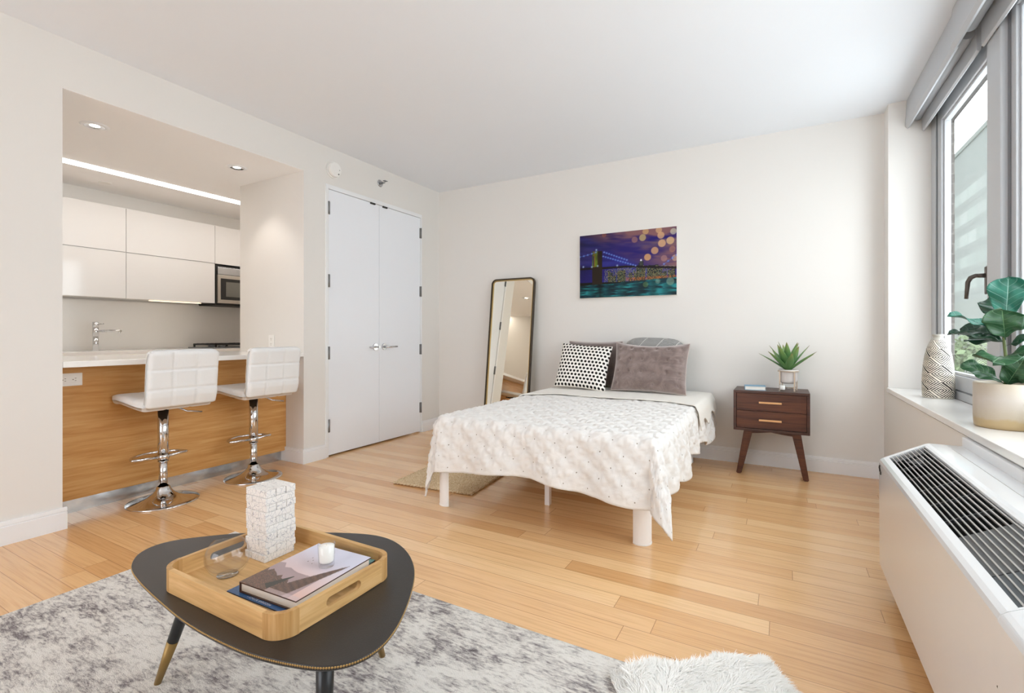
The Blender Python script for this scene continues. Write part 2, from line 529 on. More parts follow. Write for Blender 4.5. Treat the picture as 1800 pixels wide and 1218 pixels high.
def m_glass():
    t = NT('clear_glass')
    return t.bsdf((1, 1, 1, 1), 0.0, 0, 0.5, None, 0.0, 0.0, **{'Transmission Weight': 1.0, 'IOR': 1.45})
M['glass'] = m_glass()
def m_cup():
    t = NT('clear_cup_glass')
    tr = t.n('ShaderNodeBsdfTransparent'); tr.inputs[0].default_value = (0.975, 0.98, 0.98, 1)
    gl = t.n('ShaderNodeBsdfGlossy'); gl.inputs['Roughness'].default_value = 0.015
    lw = t.n('ShaderNodeLayerWeight'); lw.inputs['Blend'].default_value = 0.5
    fr = t.math('ADD', 0.028, t.math('MULTIPLY', t.math('POWER', lw.outputs['Facing'], 5.0), 0.6))
    mx = t.n('ShaderNodeMixShader')
    t.l(fr, mx.inputs[0]); t.l(tr.outputs[0], mx.inputs[1]); t.l(gl.outputs[0], mx.inputs[2])
    t.l(mx.outputs[0], t.out.inputs[0])
    return t.m
M['cup'] = m_cup()

def m_emit(name, h, s):
    t = NT(name)
    e = t.n('ShaderNodeEmission'); e.inputs[0].default_value = rgb(h); e.inputs[1].default_value = s
    t.l(e.outputs[0], t.out.inputs[0])
    return t.m
M['led'] = m_emit('led_diffuser', '#fff8f2', 13.5)
M['lamp'] = m_emit('lamp_face', '#fff4e8', 9.0)
M['under'] = m_emit('under_cabinet_lamp', '#ffe9c8', 2.2)

def m_brick():
    t = NT('grey_brown_brick')
    b = t.n('ShaderNodeTexBrick')
    v = t.coord('Object', (1, 1, 1), (PI / 2, 0, 0))
    t.l(v, b.inputs['Vector'])
    b.inputs['Scale'].default_value = 1.0
    b.inputs['Brick Width'].default_value = 0.2; b.inputs['Row Height'].default_value = 0.067
    b.inputs['Mortar Size'].default_value = 0.005
    b.inputs['Color1'].default_value = rgb('#5b534c'); b.inputs['Color2'].default_value = rgb('#4b443e'); b.inputs['Mortar'].default_value = rgb('#77726b')
    nz = t.noise(t.coord('Object'), 40, 3, 0.6)
    c = t.mix(t.math('MULTIPLY', nz, 0.4), b.outputs[0], rgb('#3b352f'))
    return t.bsdf(c, 0.9)
M['brick'] = m_brick()

def m_facade():
    t = NT('banded_office_facade')
    tc = t.n('ShaderNodeTexCoord'); sp = t.n('ShaderNodeSeparateXYZ'); t.l(tc.outputs['Object'], sp.inputs[0])
    z = t.math('DIVIDE', sp.outputs[2], 2.1); y = t.math('DIVIDE', sp.outputs[1], 2.4)
    fz = t.math('FRACT', z); fy = t.math('FRACT', y)
    win = t.math('MULTIPLY', t.math('GREATER_THAN', fz, 0.5), t.math('GREATER_THAN', fy, 0.05))
    cb = t.n('ShaderNodeCombineXYZ'); t.l(t.math('FLOOR', z), cb.inputs[0]); t.l(t.math('FLOOR', y), cb.inputs[1])
    wn = t.n('ShaderNodeTexWhiteNoise', noise_dimensions='2D'); t.l(cb.outputs[0], wn.inputs['Vector'])
    wc = t.ramp(wn.outputs['Value'], [(0.0, rgb('#b5c6bb')), (0.5, rgb('#dcebe0')), (0.92, rgb('#f4faf4')), (1.0, rgb('#8c988f'))])
    line = t.math('LESS_THAN', t.math('ABSOLUTE', t.math('SUBTRACT', fz, 0.26)), 0.03)
    band = t.mix(line, rgb('#a3b0a4'), rgb('#8a978c'))
    up = t.math('GREATER_THAN', sp.outputs[2], 15.6)
    c = t.mix(win, band, wc)
    c = t.mix(up, c, rgb('#9dada1'))
    lo = t.math('LESS_THAN', sp.outputs[2], 4.2)
    c = t.mix(lo, c, rgb('#a4b19f'))
    c = t.mix(1.0, c, (0.105, 0.115, 0.105, 1), 'MULTIPLY')
    return t.bsdf(c, 0.6)
M['facade'] = m_facade()
M['tree'] = plain('tree_foliage', '#61724f', 0.8)
M['bark'] = plain('tree_bark', '#6b5a48', 0.9)
M['kick'] = None
def m_kick():
    t = NT('brushed_aluminium_plinth')
    nz = t.noise(t.coord('Object', (4, 9, 14)), 1.0, 4, 0.6, 0.5)
    return t.bsdf(t.ramp(nz, [(0.3, rgb('#a9a9a8')), (0.7, rgb('#d5d4d1'))]), 0.25, 0.85)
M['kick'] = m_kick()

# ------------------------------------------------------------------ the room
LX, BY, RX, H = -3.455, 4.455, 0.650, 2.70
YR = -3.2
def S(name, boxes, m, bev=0):
    b = MB()
    for q in boxes: b.box(*q, bev=bev)
    return struct(b.build(name, m))

S('floor', [(-5.95, 0.955, YR, 4.6, -0.12, 0.0)], M['floor'])
S('ceiling', [(-3.575, 0.955, YR, 4.6, H, H + 0.12)], M['ceiling'])
S('wall_left', [(-3.575, LX, YR, 1.115, 0, H), (-3.575, LX, 1.115, 2.649, 2.425, H),
                (-3.575, LX, 2.649, 2.866, 2.425, H), (-3.575, LX, 2.866, 4.144, 2.376, H), (-3.575, LX, 4.144, BY, 0, H),
                (-4.333, LX, 2.649, 2.866, 0, 2.425)], M['wall'])
S('wall_back', [(-4.4, 0.955, BY, 4.6, 0, H)], M['wall'])
S('wall_right', [(RX, 0.955, 4.29, BY, 0, H), (RX, 0.955, YR, 4.29, 0, 0.655), (0.86, 0.955, YR, 0.165, 0.655, 2.60), (0.86, 0.955, YR, 4.29, 2.60, H)], M['wall'])  # unseen near stretch kept windowless to dim the left wall
S('wall_rear', [(-3.575, -3.3, YR - 0.12, YR, 0, H), (-0.7, 0.955, YR - 0.12, YR, 0, H), (-3.3, -0.7, YR - 0.12, YR, 0, 0.6), (-3.3, -0.7, YR - 0.12, YR, 2.5, H)], M['wall'])  # unseen wall; its opening is added to let fill light in from behind
S('wall_closet', [(-4.333, -4.26, 2.866, 4.0, 0, 2.425), (-4.333, -3.575, 4.0, 4.1, 0, 2.425)], M['wall'])
S('wall_kitchen', [(-5.95, -5.8, 0.2, 4.0, 0, 2.5), (-5.8, -5.62, 0.2, 4.0, 2.27, 2.425), (-5.8, -4.333, 3.9, 4.0, 0, 2.5), (-5.8, -3.575, 0.2, 0.3, 0, 2.5)], M['wall'])
S('ceiling_kitchen', [(-5.95, -3.575, 0.2, 4.0, 2.4235, 2.5), (-3.575, LX - 0.001, 1.1155, 2.6485, 2.4235, 2.4249)], plain('kitchen_ceiling_paint', '#f6f5f4', 0.8))

def baseboard(name, along, c, a0, a1, sign, ends=(0, 0)):
    """profile with a groove under its cap. along 'y': wall at x=c, board on the sign side"""
    s = sign
    prof = [(c, 0), (c + s * 0.016, 0), (c + s * 0.016, 0.092), (c + s * 0.011, 0.094), (c + s * 0.011, 0.098), (c + s * 0.014, 0.100), (c + s * 0.012, 0.119), (c, 0.119)]
    b = MB()
    b.prism(prof, a0, a1, 'xz' if along == 'y' else 'yz')
    return struct(b.build(name, M['trim']))
baseboard('baseboard_left', 'y', LX, YR, 1.131, 1)
baseboard('baseboard_left.001', 'y', LX, 2.6325, 2.866, 1)
baseboard('baseboard_left.002', 'y', LX, 4.144, 4.439, 1)
baseboard('baseboard_kitchen', 'x', 2.649, -3.73, LX + 0.002, -1)
baseboard('baseboard_back', 'x', BY, LX, RX, -1)
baseboard('baseboard_right', 'y', RX, YR, 4.439, -1)

# window sill
b = MB(); b.box(0.640, 0.885, YR, 4.289, 0.662, 0.692, bev=0.003)
struct(b.build('trim_1', M['worktop']))
# closet door frame
b = MB()
fx0, fx1 = -3.575, LX + 0.006
b.box(fx0, fx1, 2.866, 2.897, 0, 2.376, bev=0.002); b.box(fx0, fx1, 4.127, 4.144, 0, 2.376, bev=0.002); b.box(fx0, fx1, 2.897, 4.127, 2.338, 2.376, bev=0.002)
struct(b.build('trim_2', M['trim']))

# ------------------------------------------------------------------ closet doors
def door(name, y0, y1, hinge_y, lever_y, ldir, hs):
    d = bpy.data.objects.new(name, None); COL.objects.link(d); d.location = (LX, (y0 + y1) / 2, 0); WORLD[d] = tuple(d.location)
    struct(d)
    b = MB(); b.box(LX - 0.045, LX - 0.002, y0, y1, 0.014, 2.335, bev=0.0015); b.build('door_leaf', M['door'], d)
    for z in (0.272, 0.907, 1.536, 2.172):
        b = MB()
        b.cone((LX + 0.007, hinge_y, z - 0.056), (LX + 0.007, hinge_y, z + 0.056), 0.008, 0.008, 12)
        b.box(LX - 0.002, LX + 0.004, min(hinge_y, hinge_y + hs * 0.016), max(hinge_y, hinge_y + hs * 0.016), z - 0.055, z + 0.055)
        b.build('hinge', M['hinge'], d)
    z = 0.947
    b = MB(); b.cone((LX - 0.002, lever_y, z), (LX + 0.008, lever_y, z), 0.033, 0.031, 32); ro = b.build('rosette', M['satin'], d)
    b = MB()
    b.cone((LX + 0.006, lever_y, z), (LX + 0.055, lever_y, z), 0.010, 0.010, 16)
    b.tube([(LX + 0.045, lever_y, z), (LX + 0.055, lever_y + ldir * 0.012, z), (LX + 0.058, lever_y + ldir * 0.05, z), (LX + 0.056, lever_y + ldir * 0.125, z)], 0.0085, 12)
    b.build('lever_handle', M['satin'], d)
    yc = y1 - 0.09 if ldir < 0 else y0 + 0.07
    b = MB(); b.box(LX - 0.004, LX + 0.012, yc - 0.03, yc + 0.03, 2.322, 2.338, bev=0.003); b.build('catch', M['black'], d)
    return d
door('door_1', 2.899, 3.508, 2.897, 3.455, -1, 1)
door('door_2', 3.511, 4.125, 4.127, 3.575, 1, -1)

# smoke detector & sprinkler
t = thing('smoke_detector', 'round white smoke detector on the wall above the closet doors', 'smoke detector', (LX, 2.945, 2.512))
b = MB(); b.cone((LX, 2.945, 2.512), (LX + 0.012, 2.945, 2.512), 0.072, 0.072, 40); b.build('mounting_plate', M['white_plastic'], t)
b = MB(); b.cone((LX + 0.012, 2.945, 2.512), (LX + 0.04, 2.945, 2.512), 0.066, 0.060, 40); b.build('housing', M['white_plastic'], t)
b = MB(); b.cone((LX + 0.039, 2.985, 2.515), (LX + 0.042, 2.985, 2.515), 0.004, 0.004, 10); b.build('test_light', M['hinge'], t)
b = MB(); b.cone((LX + 0.039, 2.975, 2.477), (LX + 0.043, 2.975, 2.477), 0.006, 0.006, 12); b.build('test_button', M['hinge'], t)
t = thing('sprinkler', 'small chrome sidewall sprinkler above the closet doors', 'sprinkler', (LX, 3.517, 2.552))
b = MB(); b.cone((LX, 3.517, 2.552), (LX + 0.008, 3.517, 2.552), 0.036, 0.030, 28); b.build('escutcheon', M['satin'], t)
b = MB(); b.cone((LX + 0.008, 3.517, 2.552), (LX + 0.035, 3.517, 2.552), 0.013, 0.010, 14)
b.tube([(LX + 0.03, 3.505, 2.552), (LX + 0.05, 3.503, 2.552), (LX + 0.065, 3.517, 2.552), (LX + 0.05, 3.531, 2.552), (LX + 0.03, 3.529, 2.552)], 0.003, 8)
b.box(LX + 0.055, LX + 0.085, 3.498, 3.536, 2.562, 2.566); b.build('sprinkler_head', M['steel'], t)

# ------------------------------------------------------------------ kitchen
def outlet(name, label, o, u, v, n, w, h, group=None):
    """a decorator plate: u = long axis, v = short axis, n = out of the wall"""
    o, u, v, n = map(Vector, (o, u, v, n))
    t = thing(name, label, 'outlet', o, group)
    R = Matrix((u, v, n)).transposed().to_4x4(); R.translation = o
    b = MB(); b.box(-w / 2, w / 2, -h / 2, h / 2, 0, 0.006, bev=0.002, M=R); b.build('cover_plate', M['white_plastic'], t)
    b = MB(); b.box(-w * 0.30, w * 0.30, -h * 0.24, h * 0.24, 0.006, 0.008, bev=0.0005, M=R); b.build('receptacle_face', M['white_plastic'], t)
    for s in (-1, 1):
        b = MB()
        for q in (-1, 1):
            b.box(s * w * 0.19 + 0.002, s * w * 0.19 + 0.009, q * 0.007 - 0.0013, q * 0.007 + 0.0013, 0.008, 0.0086, M=R)
        b.cone(R @ Vector((s * w * 0.19 - 0.006, 0, 0.008)), R @ Vector((s * w * 0.19 - 0.006, 0, 0.0086)), 0.003, 0.003, 10)
        b.build('socket', M['slot'], t)
    return t
outlet('outlet', 'white horizontal outlet on the oak breakfast bar panel', (-3.678, 1.215, 0.802), (0, 1, 0), (0, 0, 1), (1, 0, 0), 0.125, 0.075)
outlet('outlet', 'white horizontal outlet on the backsplash behind the worktop', (-5.798, 2.735, 1.027), (0, 1, 0), (0, 0, 1), (1, 0, 0), 0.135, 0.075)
outlet('outlet', 'white upright outlet on the side wall at the end of the bar', (-3.87, 2.647, 1.005), (0, 0, 1), (1, 0, 0), (0, -1, 0), 0.118, 0.075)

t = thing('breakfast_bar', 'oak panelled breakfast bar base behind the two stools', 'breakfast bar', (-4.0, 1.88, 0))
b = MB(); b.box(-3.70, -3.68, 1.117, 2.647, 0.088, 0.884); b.build('front_panel', M['oak_panel'], t)
b = MB(); b.box(-4.30, -3.70, 1.117, 2.647, 0.088, 0.884); b.build('carcass', M['white_gloss'], t)
b = MB(); b.box(-4.28, -3.725, 1.117, 2.647, 0.0, 0.088); b.build('toe_kick', M['kick'], t)['label'] = 'brushed metal toe kick'
b = MB(); b.box(-4.333, -3.452, 1.117, 2.647, 0.885, 0.918, bev=0.002)
tag(b.build('worktop', M['worktop']), 'long white worktop on top of the oak breakfast bar', 'worktop')

t = thing('base_cabinet', 'white kitchen base cabinets under the back worktop', 'cabinet', (-5.5, 2.2, 0))
b = MB(); b.box(-5.79, -5.20, 0.32, 3.89, 0.09, 0.878); b.build('carcass', M['white_gloss'], t)
for i in range(5):
    y0 = 0.33 + i * 0.712
    b = MB(); b.box(-5.20, -5.18, y0, y0 + 0.706, 0.10, 0.87, bev=0.001); b.build('cabinet_door', M['white_gloss'], t)
b = MB(); b.box(-5.75, -5.25, 0.32, 3.89, 0.0, 0.09); b.build('toe_kick', M['kick'], t)
b = MB(); b.box(-5.798, -5.17, 0.32, 3.89, 0.879, 0.918, bev=0.002)
tag(b.build('worktop', M['worktop']), 'white worktop along the kitchen back wall under the tap', 'worktop')
b = MB(); b.box(-5.80, -5.788, 0.32, 3.89, 0.919, 1.40)
struct(b.build('trim_3', plain('backsplash_glass', '#eeeae4', 0.2)))

# faucet
t = thing('faucet', 'chrome kitchen tap with a long level spout', 'tap', (-5.6, 2.045, 0.918))
b = MB(); b.cone((-5.6, 2.045, 0.918), (-5.6, 2.045, 1.05), 0.022, 0.022, 24); b.build('base', M['chrome'], t)
b = MB(); b.cone((-5.6, 2.045, 1.053), (-5.6, 2.045, 1.135), 0.024, 0.024, 24); b.cone((-5.6, 2.045, 1.138), (-5.6, 2.045, 1.185), 0.024, 0.024, 24); b.build('body', M['chrome'], t)
b = MB(); b.tube([(-5.59, 2.05, 1.098), (-5.45, 2.09, 1.102), (-5.31, 2.125, 1.10)], 0.011, 12); b.cone((-5.325, 2.121, 1.10), (-5.325, 2.121, 1.078), 0.009, 0.009, 12); b.build('spout', M['chrome'], t)
b = MB(); b.tube([(-5.59, 2.05, 1.163), (-5.52, 2.075, 1.168)], 0.006, 10); b.build('lever', M['chrome'], t)

# cooktop
t = thing('cooktop', 'gas cooktop with black grates on the back worktop', 'cooktop', (-5.5, 3.33, 0.918))
b = MB(); b.box(-5.74, -5.24, 2.92, 3.68, 0.918, 0.930, bev=0.003); b.build('steel_plate', M['steel'], t)
for gy in (2.96, 3.32):
    b = MB()
    for k in range(2):
        b.box(-5.71 + k * 0.42, -5.695 + k * 0.42, gy, gy + 0.33, 0.95, 0.968)
        b.box(-5.71, -5.275, gy + k * 0.315, gy + k * 0.315 + 0.015, 0.95, 0.968)
    for k in range(6):
        b.box(-5.70, -5.28, gy + 0.03 + k * 0.05, gy + 0.042 + k * 0.05, 0.953, 0.970)
    for xx in (-5.71, -5.29):
        for yy in (gy, gy + 0.315):
            b.box(xx, xx + 0.015, yy, yy + 0.015, 0.929, 0.955)
    b.build('grate', M['black'], t)
for by, bx in ((3.1, -5.6), (3.1, -5.4), (3.5, -5.6), (3.5, -5.4)):
    b = MB(); b.cone((bx, by, 0.93), (bx, by, 0.946), 0.04, 0.035, 20); b.build('burner', M['steel'], t)

# wall cabinets
CX0, CX1 = -5.80, -5.45
def wall_cabinet(label, y0, y1, zs):
    t = thing('wall_cabinet', label, 'cabinet', (-5.6, (y0 + y1) / 2, 1.4), 'white gloss wall cabinets above the worktop')
    b = MB(); b.box(CX0 + 0.001, CX1 - 0.02, y0 + 0.001, y1 - 0.001, zs[0] + 0.004, zs[-1]); b.build('carcass', M['white_gloss'], t)
    for z0, z1 in zip(zs[:-1], zs[1:]):
        b = MB(); b.box(CX1 - 0.019, CX1, y0 + 0.002, y1 - 0.002, z0 + 0.003, z1 - 0.003, bev=0.001); b.build('cabinet_door', M['white_gloss'], t)
    return t
wall_cabinet('white gloss wall cabinet above the kitchen tap', 1.05, 2.225, (1.408, 1.848, 2.268))
wall_cabinet('wide white gloss wall cabinet between its neighbour and the microwave', 2.225, 3.05, (1.408, 1.848, 2.268))
wall_cabinet('short white gloss wall cabinet above the microwave', 3.05, 3.82, (1.845, 2.268))
# microwave
t = thing('microwave', 'stainless steel microwave built in under the wall cabinets', 'microwave', (-5.6, 3.43, 1.39))
b = MB(); b.box(CX0 + 0.001, CX1 - 0.01, 3.062, 3.815, 1.392, 1.835); b.build('body', M['black'], t)
b = MB(); b.box(CX1 - 0.012, CX1 + 0.012, 3.075, 3.81, 1.735, 1.815, bev=0.003); b.build('vent_trim', M['satin'], t)
b = MB(); b.box(CX1 - 0.012, CX1 + 0.014, 3.075, 3.81, 1.415, 1.73, bev=0.003); dr = b.build('door', plain('microwave_steel', '#bdb5aa', 0.35, 0.8), t)
b = MB(); b.box(CX1 + 0.012, CX1 + 0.017, 3.105, 3.60, 1.455, 1.69); wn = b.build('door_glass', M['black'], dr)
b = MB(); b.box(CX1 + 0.016, CX1 + 0.0185, 3.16, 3.56, 1.49, 1.655); b.build('window_mesh', plain('microwave_window', '#6d6b64', 0.25), dr)
# under-cabinet lamp
b = MB(); b.box(-5.56, -5.535, 2.46, 2.95, 1.404, 1.409)
tag(b.build('under_cabinet_lamp', M['under']), 'slim warm lamp fixed under the wide wall cabinet', 'lamp')

# ceiling lights in the kitchen
t = thing('linear_ceiling_light', 'long bright recessed strip light across the kitchen ceiling', 'ceiling light', (-4.87, 2.1, 2.425))
b = MB(); b.box(-4.925, -4.815, 0.35, 3.85, 2.4165, 2.4255); b.build('diffuser', M['led'], t)
b = MB(); b.box(-4.935, -4.925, 0.34, 3.86, 2.421, 2.4255); b.box(-4.815, -4.805, 0.34, 3.86, 2.421, 2.4255); b.build('frame', M['trim'], t)
for lab, x, y in (('round recessed downlight nearest the left end of the kitchen opening', -3.90, 1.42), ('round recessed downlight near the right end of the kitchen opening', -3.87, 2.34)):
    t = thing('downlight', lab, 'downlight', (x, y, 2.425), 'downlights over the breakfast bar')
    b = MB(); b.lathe([(0.052, 2.4245), (0.052, 2.418), (0.060, 2.419), (0.078, 2.4235), (0.078, 2.4252)], (x, y, 0), 40); b.build('trim_ring', M['trim'], t)
    b = MB(); b.lathe([(0.052, 2.4190), (0.030, 2.4235), (0.028, 2.4235), (0.028, 2.4230)], (x, y, 0), 32); b.build('reflector', M['chrome'], t)
    b = MB(); b.lathe([(0.0, 2.4225), (0.028, 2.4235)], (x, y, 0), 32); b.build('lamp', M['lamp'], t)
b = MB(); b.cone((-5.29, 2.0, 2.420), (-5.29, 2.0, 2.426), 0.045, 0.05, 32)
tag(b.build('ceiling_cap', M['white_plastic']), 'flat round white cap on the kitchen ceiling beyond the strip light', 'sprinkler cap')

# ------------------------------------------------------------------ bar stools
def make_stool(label):
    """local frame: faces -x, column axis at the origin"""
    t = thing('bar_stool', label, 'bar stool', (0, 0, 0), 'white leather bar stools at the breakfast bar')
    b = MB()
    b.lathe([(0.0, 0.0), (0.195, 0.0), (0.197, 0.004), (0.194, 0.009), (0.165, 0.014), (0.125, 0.022), (0.085, 0.037), (0.055, 0.060), (0.040, 0.082), (0.036, 0.096), (0.030, 0.100)], seg=64)
    b.build('base', M['chrome'], t)
    b = MB(); b.cone((0, 0, 0.09), (0, 0, 0.27), 0.0235, 0.0235, 32); b.build('lower_column', M['chrome'], t)
    b = MB(); b.cone((0, 0, 0.262), (0, 0, 0.60), 0.030, 0.030, 32); b.cone((0, 0, 0.258), (0, 0, 0.262), 0.031, 0.031, 32, 0); b.build('gas_column', M['chrome'], t)
    # footrest: a D-shaped hoop in front of the column
    pts = []
    for i in range(33):
        a = -PI / 2 + PI * i / 32
        pts.append((-0.03 - 0.14 * math.cos(a), 0.155 * math.sin(a), 0.288))
    pts = [(0.0, 0.028, 0.288)] + [(-0.028, 0.15, 0.288)] + pts[::-1] + [(-0.028, -0.15, 0.288)] + [(0.0, -0.028, 0.288)]
    b = MB(); b.tube(pts, 0.0085, 12); b.cone((0, 0, 0.272), (0, 0, 0.304), 0.033, 0.033, 28); b.build('footrest', M['chrome'], t)
    b = MB(); b.box(-0.11, 0.09, -0.10, 0.10, 0.598, 0.612, bev=0.003); b.build('mounting_plate', M['black'], t)
    # lever
    b = MB(); b.tube([(0.03, 0.05, 0.60), (0.045, 0.085, 0.585), (0.06, 0.11, 0.568), (0.07, 0.20, 0.552)], 0.0055, 10); b.build('lever', M['satin'], t)
    # upholstered shell: seat and back as padded slabs bent along one profile
    def slab(path, half_w, th, nrow, ncol, name, tufts):
        n = len(path)
        P = [Vector((p[0], 0, p[1])) for p in path]
        L = [0]
        for i in range(1, n): L.append(L[-1] + (P[i] - P[i - 1]).length)
        tot = L[-1]
        def at(s):
            s = max(0, min(tot, s))
            for i in range(1, n):
                if s <= L[i] + 1e-9:
                    k = (s - L[i - 1]) / (L[i] - L[i - 1]); return P[i - 1].lerp(P[i], k), (P[i] - P[i - 1]).normalized()
        mb = MB()
        NU, NV = 44, 48
        rows = []
        for side in (1, -1):
            def fn(u, v, side=side):
                s = v * tot; y = (u * 2 - 1) * half_w
                p, d = at(s)
                p0, d0 = at(s - 0.02); p1, d1 = at(s + 0.02)
                d = (d0 + d1).normalized()
                nrm = Vector((d.z, 0, -d.x))
                eu = min(1.0, (half_w - abs(y)) / 0.035); ev = min(1.0, min(s, tot - s) / 0.035)
                e = math.sqrt(max(0, 1 - (1 - eu) ** 2)) * math.sqrt(max(0, 1 - (1 - ev) ** 2))
                # corner rounding in plan
                ss = min(s, tot - s); cu = half_w - abs(y); rc = 0.05
                if ss < rc and cu < rc:
                    q = math.hypot(rc - ss, rc - cu)
                    if q > rc:
                        k = rc / q
                        y = math.copysign(half_w - rc + (rc - cu) * k, y); s2 = rc - (rc - ss) * k
                        s = s2 if v < 0.5 else tot - s2
                        p, _ = at(s); e = 0.0
                tuft = 0
                if tufts:
                    gu = (u * ncol) % 1; gv = (v * nrow) % 1
                    du = min(gu, 1 - gu) * (2 * half_w / ncol); dv = min(gv, 1 - gv) * (tot / nrow)
                    if u * ncol < 0.5 or u * ncol > ncol - 0.5: du = 1
                    if v * nrow < 0.5 or v * nrow > nrow - 0.5: dv = 1
                    dd = min(du, dv)
                    tuft = 0.006 * math.exp(-(dd / 0.006) ** 2)
                h = th * (0.25 + 0.75 * e) / 2 * (1 if e > 0 else 0.55) - tuft * e
                p = p + nrm * side * h
                return (p.x, y, p.z)
            mb.grid(fn, NU, NV)
        m2 = len(mb.v) // 2
        W1 = NU + 1
        border = [i for i in range(W1)] + [j * W1 + NU for j in range(1, NV + 1)] + [NV * W1 + i for i in range(NU - 1, -1, -1)] + [j * W1 for j in range(NV - 1, 0, -1)]
        for i in range(len(border)):
            a, c = border[i], border[(i + 1) % len(border)]
            mb.f.append((a, c, c + m2, a + m2)); mb.mi.append(0); mb.sm.append(True)
        return mb.build(name, M['leather'], t)
    slab([(-0.205, 0.648), (-0.19, 0.662), (-0.12, 0.668), (0.0, 0.655), (0.12, 0.642), (0.205, 0.637)], 0.205, 0.062, 3, 3, 'seat', True)
    slab([(0.195, 0.637), (0.217, 0.652), (0.232, 0.70), (0.236, 0.78), (0.245, 0.88), (0.262, 0.978)], 0.205, 0.058, 3, 3, 'backrest', True)
    return t
st = make_stool('white bar stool nearest the outlet end of the oak bar')
st.location = (-3.465, 1.615, 0)
s2 = copy_tree(st); s2['label'] = 'white bar stool at the far end of the bar beside the closet wall'
s2.location = (-3.455, 2.215, 0)

# ------------------------------------------------------------------ mirror & picture
def leaning(px, pz, thick=0):
    pass
t = thing('floor_mirror', 'tall leaning mirror with rounded bronze frame between bed and closet doors', 'mirror', (-2.445, 4.20, 0))
MW, MH = 0.51, 1.655
lean = math.atan2(0.195, 1.63)
Rm = Matrix.Translation((-2.445, 4.205, 0.006)) @ Matrix.Rotation(-lean, 4, 'X')
def rrect(w, h, r, n=8):
    pts = []
    for cx, cy, a0 in ((w / 2 - r, h - r, 0), (-w / 2 + r, h - r, 90), (-w / 2 + r, r, 180), (w / 2 - r, r, 270)):
        for i in range(n + 1):
            a = math.radians(a0 + 90 * i / n); pts.append((cx + r * math.cos(a), cy + r * math.sin(a)))
    return pts
def ring(mb, w, h, r, wd, y0, y1, Mx):
    o = rrect(w, h, r); i_ = [(x, z + wd) for x, z in rrect(w - 2 * wd, h - 2 * wd, max(0.002, r - wd))]
    n = len(o)
    vs = [Mx @ Vector((x, y0, z)) for x, z in o] + [Mx @ Vector((x, y0, z)) for x, z in i_] + [Mx @ Vector((x, y1, z)) for x, z in o] + [Mx @ Vector((x, y1, z)) for x, z in i_]
    fs = []
    for k in range(n):
        j = (k + 1) % n
        fs += [(k, j, n + j, n + k), (2 * n + j, 2 * n + k, 3 * n + k, 3 * n + j), (j, k, 2 * n + k, 2 * n + j), (n + k, n + j, 3 * n + j, 3 * n + k)]
    mb.add([v[:] for v in vs], fs)
b = MB(); ring(b, MW, MH, 0.055, 0.014, -0.016, 0.016, Rm); b.build('frame', M['mirror_frame'], t)
Rm2 = Rm @ Matrix.Translation((0, 0, 0.014))
b = MB(); ring(b, MW - 0.028, MH - 0.028, 0.041, 0.010, -0.008, 0.010, Rm2); b.build('inner_lip', M['mirror_inner'], t)
b = MB(); b.prism([(x, z + 0.02) for x, z in rrect(MW - 0.04, MH - 0.04, 0.035)], -0.002, 0.008, 'xz', M=Rm); b.build('mirror_glass', M['mirror'], t)

